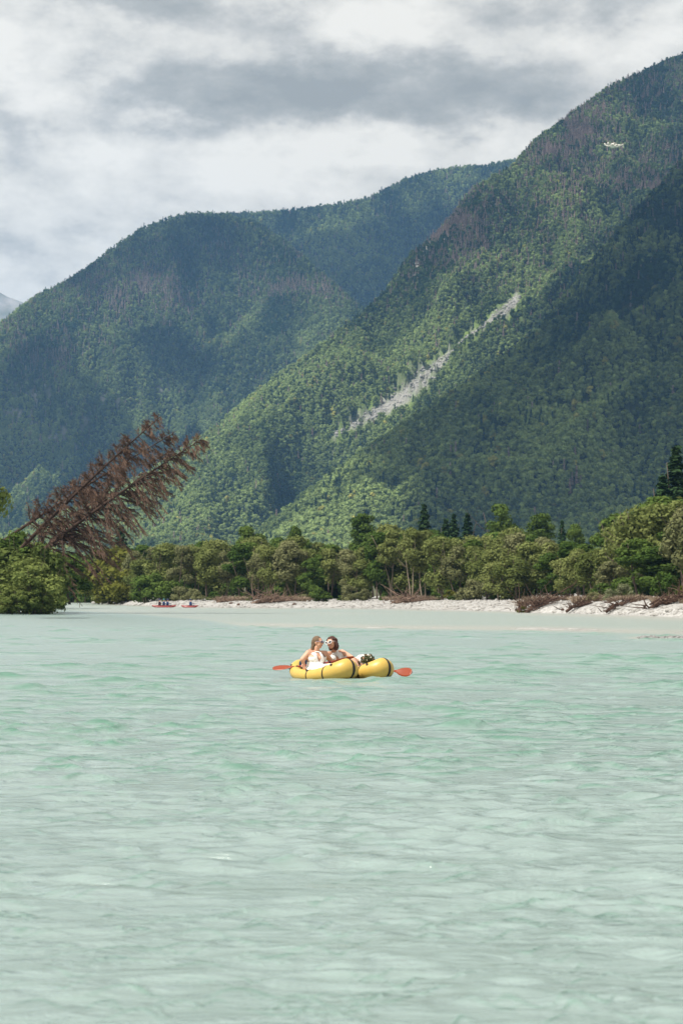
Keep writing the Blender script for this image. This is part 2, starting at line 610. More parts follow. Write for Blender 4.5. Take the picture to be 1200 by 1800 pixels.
def scatter_rocks(name, pts, sizes, mat, label, seed=1, flat=1.0):
    shapes = [rock_shape(s) for s in range(6)]
    r = np.random.RandomState(seed)
    Vs, Fs, n = [], [], 0
    for p, s in zip(pts, sizes):
        V, Fc = shapes[r.randint(6)]
        t = r.uniform(0, 6.28)
        R = np.array([[math.cos(t), -math.sin(t), 0], [math.sin(t), math.cos(t), 0], [0, 0, flat]])
        Vs.append(V @ R.T * s + p)
        Fs.append(Fc + n)
        n += len(V)
    return props(obj(name, mesh(name, np.concatenate(Vs), np.concatenate(Fs), mat)), label, kind='stuff')


build_ground()
build_water()
rng = np.random.RandomState(12)
pts, sz = [], []
while len(pts) < 5200:
    px = rng.uniform(180, 1260); D = shore(px) + rng.uniform(0, 1) ** 1.6 * 45 - 1
    p = Q(px, 0, D); z = float(land(p[0], p[1]))
    if z > -.02:
        pts.append((p[0], p[1], z)); sz.append(.05 + .30 * rng.rand() ** 4)
scatter_rocks('bar_cobbles', pts, sz, M['stone'], 'loose pale cobbles strewn over the gravel bar', 3)
pts, sz = [], []
while len(pts) < 900:
    px = rng.uniform(1000, 1300); D = rng.uniform(74, 98)
    p = Q(px, 0, D); z = float(land(p[0], p[1]))
    if z > -.05:
        pts.append((p[0], p[1], z)); sz.append(.03 + .12 * rng.rand() ** 3)
for px, py in ((650, 1113), (660, 1113), (679, 1112), (685, 1112), (700, 1112)):
    p = Q(px, py, 1.6 * F / (py - HZ)); pts.append((p[0], p[1], -.01)); sz.append(.06)
scatter_rocks('spit_stones', pts, sz, M['wet_stone'], 'wet grey stones of the low spit breaking the river surface', 4)
# ------------------------------------------------------------------ leaf and tree shapes


def leaf_quads(C, Nn, size, r):
    """one bent leaf-clump quad per centre"""
    n = len(C)
    Nn = Nn / (np.linalg.norm(Nn, axis=1, keepdims=True) + 1e-9)
    a = np.cross(Nn, r.normal(size=(n, 3)))
    a /= np.linalg.norm(a, axis=1, keepdims=True) + 1e-9
    b = np.cross(Nn, a)
    s = (size * r.uniform(.6, 1.35, n))[:, None]
    V = np.stack([C + a * s, C + b * s * .62 + Nn * s * .15, C - a * s, C - b * s * .62 + Nn * s * .15], 1).reshape(-1, 3)
    return V, np.arange(4 * n).reshape(n, 4)


def broad_crown(seed, h0, h1, rad, nl, nleaf, size, droop=0.0, flat=.75, lobe=1.0):
    """(V, faces, tint) of a crown of leaf clumps on uneven lobes between heights h0 and h1"""
    r = np.random.RandomState(seed)
    lob = []
    for i in range(nl):
        t = r.uniform(0, 1) ** .8
        z = h0 + (h1 - h0) * (.12 + .80 * t)
        env = rad * (math.sin(math.pi * (0.18 + .72 * t)) ** .7)
        ang = r.uniform(0, 6.28); q = env * math.sqrt(r.uniform(.05, 1)) * .72
        lr = rad * r.uniform(.26, .46) * (1.15 - .4 * t) * lobe
        lob.append((q * math.cos(ang), q * math.sin(ang), z, lr))
    lob.append((0, 0, h1 - rad * .38 * lobe, rad * .38 * lobe))
    lob = np.array(lob)
    wgt = lob[:, 3] ** 2
    k = r.choice(len(lob), nleaf, p=wgt / wgt.sum())
    d = r.normal(size=(nleaf, 3)); d[:, 2] += .35
    d /= np.linalg.norm(d, axis=1, keepdims=True)
    rr = lob[k, 3] * (.62 + .46 * r.uniform(0, 1, nleaf) ** .6)
    C = lob[k, :3] + d * rr[:, None] * np.array([1, 1, flat])
    C += r.normal(size=C.shape) * size * .5
    if droop:
        C[:, 2] -= droop * r.uniform(0, 1, nleaf) ** 2 * rad * .5
    Nn = d + r.normal(size=d.shape) * .38
    V, Fq = leaf_quads(C, Nn, size, r)
    lt = r.uniform(.15, .85, len(lob))
    tint = np.clip(.72 * lt[k] + .28 * r.uniform(0, 1, nleaf), 0, 1)
    return V, Fq, tint


def conifer_crown(seed, h0, h1, rad, nleaf, size):
    r = np.random.RandomState(seed)
    nw = int((h1 - h0) / .75) + 4
    t = r.uniform(0, 1, nleaf) ** 1.25
    tw = np.floor(t * nw) / nw
    ang = np.floor(r.uniform(0, 1, nleaf) * 9) / 9 * 6.283 + tw * 37 + r.normal(size=nleaf) * .16
    R = rad * (1 - tw) ** 1.0 * (0.75 + .25 * np.sin(tw * 57 + ang * 3)) + .06
    f = r.uniform(.05, 1, nleaf) ** .7
    C = np.stack([np.cos(ang) * R * f, np.sin(ang) * R * f, h0 + (h1 - h0) * tw - .28 * R * f ** 2 + r.normal(size=nleaf) * .12 + (t - tw) * .6], 1)
    Nn = np.stack([np.cos(ang) * .5, np.sin(ang) * .5, np.ones(nleaf)], 1) + r.normal(size=(nleaf, 3)) * .35
    V, Fq = leaf_quads(C, Nn, size, r)
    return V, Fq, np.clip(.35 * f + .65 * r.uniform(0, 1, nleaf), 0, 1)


def crown_mesh(name, data, mat):
    V, Fq, tint = data
    return mesh(name, V, Fq, mat, False, {'tint': ('FACE', tint)})


def trunk_mesh(name, seed, h, r0, mat, stems=1, limbs=6, lean=.06, spread=.25, start=.35):
    r = random.Random(seed)
    mb = MB()
    for s in range(stems):
        a0 = r.uniform(0, 6.28); off = 0 if stems == 1 else r.uniform(.15, .6)
        p = np.array([off * math.cos(a0), off * math.sin(a0), -.3]); d = np.array([math.cos(a0) * lean * (1 + stems * .7), math.sin(a0) * lean * (1 + stems * .7), 1.0])
        pts, rad = [p.copy()], [r0 * 1.35]
        n = 8
        for i in range(n):
            p = p + d * (h + .3) / n
            d = d + np.array([r.uniform(-.09, .09), r.uniform(-.09, .09), 0])
            pts.append(p.copy()); rad.append(r0 * (1 - .85 * (i + 1) / n))
        mb.tube(pts, rad, 7)
        for l in range(limbs):
            i = r.randint(int(n * start), n - 2)
            a = r.uniform(0, 6.28); q = pts[i].copy(); L = h * spread * r.uniform(.5, 1.1)
            dd = np.array([math.cos(a), math.sin(a), r.uniform(.5, 1.2)])
            lp, lr = [q], [rad[i] * .55]
            for j in range(3):
                q = q + dd * L / 3; dd = dd + np.array([r.uniform(-.3, .3), r.uniform(-.3, .3), .1])
                lp.append(q.copy()); lr.append(rad[i] * .55 * (1 - .28 * (j + 1)))
            mb.tube(lp, lr, 5)
    return mb.me(name, mat)


# ------------------------------------------------------------------ mountains


def rail(pts, cols, k):
    p = np.array(sorted(pts), float)
    return np.interp(cols, p[:, 0], p[:, k])


# instanced forest trees (a few shapes, held in a collection outside the scene)
FC = bpy.data.collections.new('forest_tree_shapes')


def far_proto(name, data):
    me = crown_mesh(name, data, M['forest'])
    o = bpy.data.objects.new(name, me)
    FC.objects.link(o)


for i in range(5):
    far_proto('a_broadleaf_%d' % i, broad_crown(300 + i, -1.0, 11.5 + i * .5, 5.0, 6, 520, .95))
for i in range(3):
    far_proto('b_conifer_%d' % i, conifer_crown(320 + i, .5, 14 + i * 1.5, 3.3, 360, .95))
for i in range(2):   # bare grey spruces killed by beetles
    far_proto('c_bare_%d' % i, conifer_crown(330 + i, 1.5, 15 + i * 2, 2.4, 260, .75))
NB, NC_, ND = 5, 3, 2


def forest_group():
    g = bpy.data.node_groups.new('plant_forest', 'GeometryNodeTree')
    g.interface.new_socket('Geometry', in_out='INPUT', socket_type='NodeSocketGeometry')
    g.interface.new_socket('Geometry', in_out='OUTPUT', socket_type='NodeSocketGeometry')
    nn, L = g.nodes, g.links
    gi, go = nn.new('NodeGroupInput'), nn.new('NodeGroupOutput')
    ci = nn.new('GeometryNodeCollectionInfo')
    ci.inputs['Collection'].default_value = FC
    ci.inputs['Separate Children'].default_value = True
    ci.inputs['Reset Children'].default_value = True
    ip = nn.new('GeometryNodeInstanceOnPoints')
    ip.inputs['Pick Instance'].default_value = True

    def attr(nm, ty):
        a = nn.new('GeometryNodeInputNamedAttribute')
        a.data_type = ty
        a.inputs['Name'].default_value = nm
        return a.outputs[0]
    cx = nn.new('ShaderNodeCombineXYZ')
    L.new(attr('rz', 'FLOAT'), cx.inputs[2])
    L.new(gi.outputs[0], ip.inputs['Points'])
    L.new(ci.outputs[0], ip.inputs['Instance'])
    f2i = nn.new('FunctionNodeFloatToInt')
    L.new(attr('pick', 'FLOAT'), f2i.inputs[0])
    L.new(f2i.outputs[0], ip.inputs['Instance Index'])
    e2r = nn.new('FunctionNodeEulerToRotation')
    L.new(cx.outputs[0], e2r.inputs[0])
    L.new(e2r.outputs[0], ip.inputs['Rotation'])
    L.new(attr('scl', 'FLOAT_VECTOR'), ip.inputs['Scale'])
    L.new(ip.outputs[0], go.inputs[0])
    return g


FG = forest_group()


def blob2(px, py, cx, cy, sx, sy, rot=0.0):
    c, s = math.cos(rot), math.sin(rot)
    dx, dy = px - cx, py - cy
    return np.exp(-((dx * c + dy * s) / sx) ** 2 - ((-dx * s + dy * c) / sy) ** 2)


def hillside_material(name, floor_lo, floor_hi):
    m, n, out = material(name)
    p = n.new('ShaderNodeBsdfPrincipled')
    g = n.new('ShaderNodeNewGeometry')
    rk = n.new('ShaderNodeAttribute', attribute_name='rock')
    gr = n.new('ShaderNodeAttribute', attribute_name='grass')
    nz = n.noise(g.outputs['Position'], .05, 8, .65)
    nz2 = n.noise(g.outputs['Position'], .22, 6, .7)
    c = n.mix(nz, floor_lo, floor_hi)
    c = n.mix(gr.outputs['Fac'], c, n.mix(nz2, (.09, .14, .03), (.20, .27, .075)))
    c = n.mix(rk.outputs['Fac'], c, n.ramp(nz2, [(.3, (.16, .155, .15)), (.5, (.27, .265, .24)), (.7, (.38, .37, .35))]))
    n.put(p.inputs['Base Color'], c)
    p.inputs['Roughness'].default_value = .95
    p.inputs['Specular IOR Level'].default_value = .1
    b = n.new('ShaderNodeBump')
    b.inputs['Strength'].default_value = .8
    b.inputs['Distance'].default_value = 4.0
    n.put(b.inputs['Height'], nz2)
    n.put(p.inputs['Normal'], b.outputs[0])
    n.put(out.inputs[0], p.outputs[0])
    return m


HILL = hillside_material('hillside_ground', (.020, .030, .013), (.050, .060, .026))


def mountain(name, label, ridge, base, lift, prof, gully, seed, cover, spacing, species, rock=None, grass=None, size=1.0, px0=-900, px1=2100, glen=120.0, col=None):
    """ridge, base: [(px, py, D)] as the photo shows them; lift = tree height (m) standing on the ridge"""
    r = np.random.RandomState(seed)
    cols = np.linspace(px0, px1, int((px1 - px0) / 6) + 1)
    nt, nb = 90, 14
    rD, ry = rail(ridge, cols, 2), rail(ridge, cols, 1)
    bD, by = rail(base, cols, 2), rail(base, cols, 1)
    rz = H + (HZ - ry) / F * rD - lift
    bz = H + (HZ - by) / F * bD
    rz = np.maximum(rz, bz + 2)
    t = np.linspace(0, 1, nt)[:, None]
    D = bD + (rD - bD) * t
    z = bz + (rz - bz) * (prof(t))
    X = (cols - 600) / F * D
    # gullies and knolls, zero on the crest so that the skyline stays put
    amp = gully * np.sin(np.pi * np.clip(t, 0, 1)) ** .8 * np.clip((rz - bz) / 300, .1, 1.2)
    rug = np.abs(fbm(X / glen + .35 * t, D / (glen * 2.2), seed, 4))
    amp = amp * (1 - .92 * np.clip(scree(600 + F * X / D, HZ - F * (z - H) / D, 5.0, 14), 0, 1)) if name == 'main_slope' else amp
    z = z + amp * (.55 - 1.3 * rug) + amp * .5 * fbm(X / 320, D / 320, seed + 5, 3)
    tb = np.linspace(0, 1, nb + 1)[1:, None]
    Db = rD + 900 * tb
    zb = rz - 420 * tb ** 1.3
    Xb = (cols - 600) / F * rD + 0 * Db
    G = np.stack([np.concatenate([X, Xb]), np.concatenate([D, Db]), np.concatenate([z, zb])], -1)
    nr, nc = G.shape[:2]
    PX = 600 + F * G[..., 0] / G[..., 1]
    PY = HZ - F * (G[..., 2] - H) / G[..., 1]
    rk = rock(PX, PY) if rock else np.zeros_like(PX)
    gs = grass(PX, PY) if grass else np.zeros_like(PX)
    me = mesh(name, G.reshape(-1, 3), grid_faces(nr, nc), HILL, True, {'rock': ('POINT', np.clip(rk, 0, 1).ravel()), 'grass': ('POINT', np.clip(gs, 0, 1).ravel())})
    props(obj(name, me), label, kind='structure')
    # trees
    Gf = G[:nt + 3]
    a, b_, c_, d_ = Gf[:-1, :-1], Gf[:-1, 1:], Gf[1:, 1:], Gf[1:, :-1]
    area = .5 * np.linalg.norm(np.cross(c_ - a, d_ - b_), axis=-1)
    pxc = PX[:Gf.shape[0] - 1, :-1]
    keep = (pxc > -420) & (pxc < 1560)
    wgt = np.where(keep, area, 0).ravel()
    nn = int(wgt.sum() / (spacing * spacing) * 2.1)
    cell = r.choice(len(wgt), nn, p=wgt / wgt.sum())
    i, j = np.divmod(cell, nc - 1)
    u, v = r.rand(nn, 1), r.rand(nn, 1)
    P = (Gf[i, j] * (1 - u) + Gf[i, j + 1] * u) * (1 - v) + (Gf[i + 1, j] * (1 - u) + Gf[i + 1, j + 1] * u) * v
    # keep trees apart
    taken, sel = {}, []
    inv = 1 / spacing
    for q in range(nn):
        kx, ky = int(P[q, 0] * inv * 1.35), int(P[q, 1] * inv * 1.35)
        if (kx, ky) in taken:
            continue
        taken[(kx, ky)] = 1
        sel.append(q)
    P = P[sel]
    px = 600 + F * P[:, 0] / P[:, 1]
    py = HZ - F * (P[:, 2] - H) / P[:, 1]
    dens = cover(px, py, r)
    ok = r.rand(len(P)) < dens
    P, px, py = P[ok], px[ok], py[ok]
    n = len(P)
    con, dead = species(px, py, P)
    con = np.clip(.42 * con + .18 * fbm(P[:, 0] / 70, P[:, 1] / 110, seed + 9, 3), 0, 1)
    dead = np.clip(dead * (1 + 1.2 * fbm(P[:, 0] / 45, P[:, 1] / 60, seed + 13, 3)), 0, 1)
    isd = r.rand(n) < dead
    isc = (r.rand(n) < con) & ~isd
    pick = np.where(isd, NB + NC_ + r.randint(0, ND, n), np.where(isc, NB + r.randint(0, NC_, n), r.randint(0, NB, n)))
    s = size * r.uniform(.62, 1.28, n)
    scl = np.stack([s * r.uniform(.85, 1.2, n), s * r.uniform(.85, 1.2, n), s * r.uniform(.8, 1.15, n)], 1)
    k = np.clip(.42 + .48 * sst(600, 840, py) + .45 * fbm(P[:, 0] / 60, P[:, 1] / 100, seed + 21, 3) + .45 * fbm(P[:, 0] / 230, P[:, 1] / 330, seed + 25, 3) + r.normal(0, .17, n), 0, 1)[:, None]  # lower trees paler: lighter species, and sunlight at the foot put into the colour
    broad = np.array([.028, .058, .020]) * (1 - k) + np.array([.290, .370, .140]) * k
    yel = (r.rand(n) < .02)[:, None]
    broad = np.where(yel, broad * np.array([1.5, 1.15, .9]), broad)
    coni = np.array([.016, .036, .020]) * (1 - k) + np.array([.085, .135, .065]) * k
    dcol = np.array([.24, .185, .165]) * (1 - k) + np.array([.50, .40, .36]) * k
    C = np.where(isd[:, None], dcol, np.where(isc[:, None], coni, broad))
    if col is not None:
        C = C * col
    me = bpy.data.meshes.new(name + '_forest')
    me.vertices.add(n)
    me.vertices.foreach_set('co', (P - np.array([0, 0, .4])).ravel())
    for an, ty, dat in (('rz', 'FLOAT', r.uniform(0, 6.28, n)), ('pick', 'FLOAT', pick + .1)):
        me.attributes.new(an, ty, 'POINT').data.foreach_set('value', np.asarray(dat, np.float32))
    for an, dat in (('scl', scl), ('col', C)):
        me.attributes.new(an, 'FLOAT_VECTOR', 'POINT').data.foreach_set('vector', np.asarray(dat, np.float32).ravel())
    o = obj(name + '_forest', me)
    md = o.modifiers.new('plant', 'NODES')
    md.node_group = FG
    props(o, label.replace('wooded', 'forest covering the'), kind='stuff')
    print(name, 'trees', n)
    return G


SC = np.array([(912, 520), (904, 530), (893, 541), (868, 560), (820, 592), (790, 622), (768, 642), (735, 672), (700, 702), (660, 728), (618, 748), (590, 765)], float)
SCW = np.array([2, 8, 9, 6, 2, 3, 11, 20, 18, 13, 9, 3], float)


def scree(px, py, grow=1.0, add=0.0):
    """1 inside the scree run of the gully"""
    out = np.zeros_like(px)
    for (x0, y0), (x1, y1), w0, w1 in zip(SC[:-1], SC[1:], SCW[:-1], SCW[1:]):
        dx, dy = x1 - x0, y1 - y0
        t = np.clip(((px - x0) * dx + (py - y0) * dy) / (dx * dx + dy * dy), 0, 1)
        d = np.hypot(px - x0 - t * dx, py - y0 - t * dy)
        wd = (w0 + (w1 - w0) * t) * .8 * grow + add
        out = np.maximum(out, np.clip(1.6 - d / wd * 1.1, 0, 1))
    return np.clip(out - .75 * np.clip(fbm(px / 10, py / 7, 61, 4) + .08, 0, 1) * (out > 0), 0, 1)


# 1 nearest spur, right
def m1_cover(px, py, r):
    return np.clip(1 - 1.4 * scree(px, py, 1.05, 2), 0, 1)


def m1_species(px, py, P):
    return .12 + .5 * sst(620, 380, py) + .25 * blob2(px, py, 700, 880, 120, 30), .012 + .5 * blob2(px, py, 1008, 862, 9, 12) + .05 * sst(500, 330, py)


RIDGE1 = [(-260, 1030, 2150), (300, 1005, 2150), (430, 945, 2150), (520, 880, 2160), (590, 822, 2180), (650, 782, 2200), (700, 748, 2220), (760, 712, 2260), (820, 672, 2320),
          (880, 630, 2380), (945, 578, 2450), (990, 520, 2500), (1040, 455, 2560), (1090, 398, 2620), (1150, 332, 2700), (1200, 277, 2760), (1330, 150, 2900), (1460, 40, 3000)]
mountain('near_spur', 'wooded dark spur descending from the right in cloud shadow', RIDGE1,
         [(-260, 1036, 1750), (400, 1030, 1750), (700, 1022, 1700), (1460, 1020, 1600)], 9.0,
         lambda t: .35 * t + .65 * t ** 1.5, 62, 5, m1_cover, 4.9, m1_species, size=.74, glen=95)


# 2 main right-hand mountain with the scree gully
def m2_rock(px, py):
    n = fbm(px / 14, py / 9, 4, 4)
    a = blob2(px, py, 866, 352, 8, 26, .35) + .9 * blob2(px, py, 735, 462, 9, 24, .6) + .8 * blob2(px, py, 762, 430, 26, 10, -.5) + .5 * blob2(px, py, 980, 320, 6, 20, .5)
    return np.clip(scree(px, py) * 1.2 + np.clip(a * 1.5 + .5 * n * (a > .2) - .3, 0, 1), 0, 1)


def m2_grass(px, py):
    return np.clip(scree(px, py, 2.0, 12) * 1.1, 0, 1)


def m2_cover(px, py, r):
    return np.clip(1 - 1.3 * scree(px, py, 1.2, 3) - .45 * scree(px, py, 2.0, 10) - 1.1 * np.clip(m2_rock(px, py) - .3, 0, 1), 0, 1)


def m2_species(px, py, P):
    hi = sst(640, 300, py)
    low = .25 * blob2(px, py, 330, 905, 120, 18) + .25 * blob2(px, py, 660, 890, 120, 25)
    return .16 + .30 * hi + low, .025 + .22 * hi + .55 * blob2(px, py, 985, 240, 60, 32, -.5) + .5 * blob2(px, py, 800, 420, 60, 50, -.7) + .3 * blob2(px, py, 1130, 320, 60, 60)


RIDGE2 = [(-260, 1010, 2700), (0, 940, 2700), (150, 880, 2750), (250, 830, 2800), (380, 745, 2900), (420, 708, 2950), (480, 662, 3000), (560, 602, 3100), (640, 543, 3200), (680, 502, 3260),
          (720, 443, 3320), (770, 401, 3380), (830, 327, 3450), (900, 286, 3530), (935, 246, 3580), (1000, 196, 3660), (1080, 141, 3760), (1200, 90, 3900), (1330, 40, 4000), (1460, 0, 4100)]
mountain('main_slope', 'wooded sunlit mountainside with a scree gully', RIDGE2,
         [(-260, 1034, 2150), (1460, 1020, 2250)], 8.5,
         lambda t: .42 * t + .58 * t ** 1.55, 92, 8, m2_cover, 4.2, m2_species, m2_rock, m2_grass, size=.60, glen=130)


# 3 rounded mountain on the left, with its broken lower cliffs
def m3_rock(px, py):
    n = fbm(px / 9, py / 14, 14, 4)
    a = blob2(px, py, 205, 705, 34, 13) + blob2(px, py, 60, 715, 22, 34) + .8 * blob2(px, py, 10, 730, 16, 40) + .7 * blob2(px, py, 160, 745, 26, 14, .5) + .7 * blob2(px, py, 285, 690, 14, 22) + .7 * blob2(px, py, 95, 690, 60, 20, .3) + .7 * blob2(px, py, 120, 760, 70, 18)
    return np.clip((a * .9 + 1.5 * n * (a > .15) - .62), 0, 1) * .8


def m3_cover(px, py, r):
    return np.clip(1 - 1.3 * m3_rock(px, py), 0, 1)


def m3_species(px, py, P):
    dead = .03 + .85 * blob2(px, py, 515, 500, 75, 24, .15) + .85 * blob2(px, py, 115, 628, 52, 22, -.2) + .40 * blob2(px, py, 250, 510, 160, 55) + .30 * blob2(px, py, 60, 590, 60, 50) + .30 * blob2(px, py, 450, 450, 140, 40)
    return .12 + .45 * sst(560, 420, py) + .15 * blob2(px, py, 100, 720, 150, 70), dead


RIDGE3 = [(-260, 720, 4200), (-100, 630, 4300), (0, 565, 4400), (60, 524, 4450), (150, 470, 4500), (200, 430, 4550), (250, 397, 4600), (300, 378, 4620), (340, 371, 4640), (400, 374, 4640), (450, 386, 4600),
          (500, 420, 4560), (560, 470, 4480), (620, 522, 4400), (700, 590, 4300), (800, 680, 4200), (1460, 960, 4000)]
mountain('round_mountain', 'wooded rounded mountain at the left with grey cliffs and dead trees', RIDGE3,
         [(-260, 985, 3450), (1460, 1010, 3500)], 8.5,
         lambda t: .62 * t + .38 * t ** 2, 130, 11, m3_cover, 4.7, m3_species, m3_rock, size=.62, glen=170)

# 4 long dark ridge behind
mountain('back_ridge', 'wooded blue ridge rising behind the rounded mountain', [(-260, 800, 5600), (150, 600, 5700), (260, 450, 5750), (340, 376, 5800), (450, 372, 5800), (520, 366, 5850), (560, 361, 5850), (610, 352, 5900), (650, 345, 5900), (685, 326, 5950),
         (720, 309, 6000), (760, 297, 6000), (800, 292, 6050), (850, 288, 6100), (900, 279, 6100), (1000, 300, 6200), (1460, 420, 6400)],
         [(-260, 900, 4700), (1460, 900, 4900)], 9.0,
         lambda t: .8 * t + .2 * t ** 2, 140, 15, lambda px, py, r: np.ones_like(px), 6.4,
         lambda px, py, P: (.45 + 0 * px, .03 + 0 * px), size=.78, glen=260)


# 5 bare range far away
def far_range():
    pts = [(-1200, 480), (-800, 540), (-500, 470), (-300, 560), (-160, 500), (-60, 520), (-10, 508), (14, 522), (45, 533), (70, 560), (130, 600), (260, 560), (420, 600), (700, 640), (1200, 600), (1500, 640)]
    cols = np.linspace(-1200, 2100, 420)
    rD, ry = np.full(len(cols), 8600.0), rail([(a, b, 0) for a, b in pts], cols, 1)
    rz = H + (HZ - ry) / F * rD
    t = np.linspace(0, 1, 40)[:, None]
    D = 7300 + (rD - 7300) * t
    X = (cols - 600) / F * D
    z = rz * (.25 * t + .75 * t ** 1.5) + 70 * np.sin(np.pi * t) * fbm(X / 300, D / 500, 2, 5)
    back = np.stack([X[-1:], D[-1:] + 1800, z[-1:] * .2], -1)
    G = np.concatenate([np.stack([X, D, z], -1), back])
    m, n, out = material('bare_rock_range')
    p = n.new('ShaderNodeBsdfPrincipled')
    g = n.new('ShaderNodeNewGeometry')
    n.put(p.inputs['Base Color'], n.ramp(n.noise(g.outputs['Position'], .006, 8, .65), [(.35, (.08, .10, .06)), (.55, (.30, .29, .28)), (.7, (.42, .41, .40))]))
    p.inputs['Roughness'].default_value = .95
    n.put(out.inputs[0], p.outputs[0])
    props(obj('far_range', mesh('far_range', G.reshape(-1, 3), grid_faces(41, 420), m, True)), 'pale distant mountain at the left edge', kind='structure')


far_range()

# boulders of the scree, set on the main slope's surface
from mathutils.bvhtree import BVHTree
ms = bpy.data.objects['main_slope'].data
tree_ = BVHTree.FromPolygons([v.co[:] for v in ms.vertices], [p.vertices[:] for p in ms.polygons])


def on_slope(px, py):
    d = Vector(Q(px, py, 1000.0)) - Vector((0, 0, H))
    hit = tree_.ray_cast(Vector((0, 0, H)), d.normalized(), 9000)
    return hit[0]


pts, sz = [], []
while len(pts) < 2000:
    i = rng.randint(len(SC) - 1); t = rng.rand()
    wd = SCW[i] * (1 - t) + SCW[i + 1] * t
    px = SC[i, 0] * (1 - t) + SC[i + 1, 0] * t + rng.normal() * wd * .7
    py = SC[i, 1] * (1 - t) + SC[i + 1, 1] * t + rng.normal() * wd * .42
    h = on_slope(px, py)
    if h is not None and scree(np.array([px]), np.array([py]), 1.3)[0] > .35:
        pts.append(h[:]); sz.append(.4 + 2.3 * rng.rand() ** 4)
scatter_rocks('scree_boulders', pts, sz, M['scree'], 'grey boulders of the scree run in the gully', 8, 1.3)
# ------------------------------------------------------------------ riverside trees: a few shapes, every tree its own object
KINDS = {}


def kind(name, mat, bark, n, crown, trunk, h):
    KINDS[name] = [(crown_mesh(name + '_crown', crown(i), M[mat]), trunk_mesh(name + '_trunk', 50 + i, h * .9, trunk[0], M[bark], *trunk[1:]), h) for i in range(n)]


kind('willow', 'willow', 'bark', 5, lambda i: broad_crown(10 + i, 2.6, 9.0, 2.6, 13, 4600, .185, .5), (.11, 2, 7, .05, .2, .5), 9.0)
kind('low_willow', 'willow', 'bark', 4, lambda i: broad_crown(20 + i, .2, 9.0, 3.3, 18, 5400, .20, .6), (.12, 3, 5), 9.0)
kind('grey_willow', 'grey_willow', 'bark', 4, lambda i: broad_crown(30 + i, 2.4, 9.0, 2.4, 13, 4400, .175, .4), (.10, 2, 8, .05, .2, .5), 9.0)
kind('tall_willow', 'willow', 'pale_bark', 3, lambda i: broad_crown(40 + i, 4.6, 10.5, 2.3, 11, 3600, .18, .3), (.10, 2, 9, .04, .18, .6), 10.5)
kind('alder', 'alder', 'bark', 4, lambda i: broad_crown(50 + i, .8, 9.0, 2.4, 15, 4600, .20, .1), (.13, 1, 8), 9.0)
kind('poplar', 'alder', 'bark', 2, lambda i: broad_crown(60 + i, 1.5, 12.0, 2.3, 34, 4600, .2), (.16, 1, 9), 12.0)
kind('spruce', 'spruce', 'bark', 3, lambda i: conifer_crown(70 + i, .8, 12.4, 3.6, 4200, .26), (.17, 1, 0, .01), 12.0)
kind('yellow_bush', 'yellow', 'bark', 3, lambda i: broad_crown(80 + i, -.3, 4.0, 2.0, 14, 2200, .19, .2), (.05, 4, 3), 4.0)
kind('green_bush', 'alder', 'bark', 3, lambda i: broad_crown(90 + i, -.4, 3.0, 2.0, 12, 1900, .19, .1), (.05, 4, 3), 3.0)
kind('olive_bush', 'grey_willow', 'bark', 3, lambda i: broad_crown(95 + i, -.4, 3.0, 1.9, 12, 1900, .17, .2), (.05, 4, 3), 3.0)
kind('sage_bush', 'sage', 'bark', 2, lambda i: broad_crown(98 + i, -.3, 2.2, 1.5, 12, 1500, .13), (.03, 4, 4), 2.2)
kind('bank_bush', 'bank_bush', 'bark', 4, lambda i: broad_crown(110 + i, -.5, 5.0, 2.6, 30, 2900, .17, .25, .85, .62), (.05, 4, 6), 5.0)
kind('dark_bank_bush', 'alder', 'bark', 2, lambda i: broad_crown(120 + i, -.5, 5.0, 2.4, 26, 2600, .17, .2, .85, .62), (.05, 4, 6), 5.0)
NICE = {'willow': 'willow_tree', 'low_willow': 'willow_tree', 'grey_willow': 'willow_tree', 'tall_willow': 'willow_tree', 'alder': 'alder_tree', 'poplar': 'poplar_tree', 'spruce': 'spruce_tree',
        'yellow_bush': 'bush', 'green_bush': 'bush', 'olive_bush': 'bush', 'sage_bush': 'bush', 'bank_bush': 'bush', 'dark_bank_bush': 'bush'}
tr = random.Random(5)
COUNT = {}


def plant(kd, px, top, D, label, group=None, wide=1.0, zoff=0.0, bottom=None):
    p = Q(px, top, D)
    zg = float(land(p[0], p[1])) + zoff
    if bottom is not None:
        zg = Q(px, bottom, D)[2]
    k = COUNT.get(kd, tr.randint(0, 9)); COUNT[kd] = k + 1
    cm, tm, h = KINDS[kd][k % len(KINDS[kd])]
    sc = max(.15, (p[2] - zg) / h)
    bush = kd.endswith('bush')
    root = empty(NICE[kd], (p[0], p[1], zg), (0, 0, tr.uniform(0, 6.28)), (sc ** .5 * wide if not bush else sc * wide, sc ** .5 * wide if not bush else sc * wide, sc))
    props(root, label, 'bush' if bush else 'tree', group)
    obj('crown', cm, root)
    obj('trunk' if not bush else 'stem', tm, root)
    return root


def rowD(px):
    return float(np.interp(px, [60, 150, 220, 300, 450, 650, 900, 1000, 1100, 1260], [392, 372, 330, 300, 286, 276, 256, 232, 214, 196]))


TOPX = [100, 150, 180, 230, 280, 340, 400, 450, 520, 580, 640, 665, 700, 760, 810, 860, 900, 950, 1000, 1050, 1090]
TOPY = [990, 990, 965, 952, 948, 950, 945, 940, 942, 952, 950, 925, 918, 922, 940, 938, 924, 944, 946, 955, 955]


def top_at(px):
    return float(np.interp(px, TOPX, TOPY))


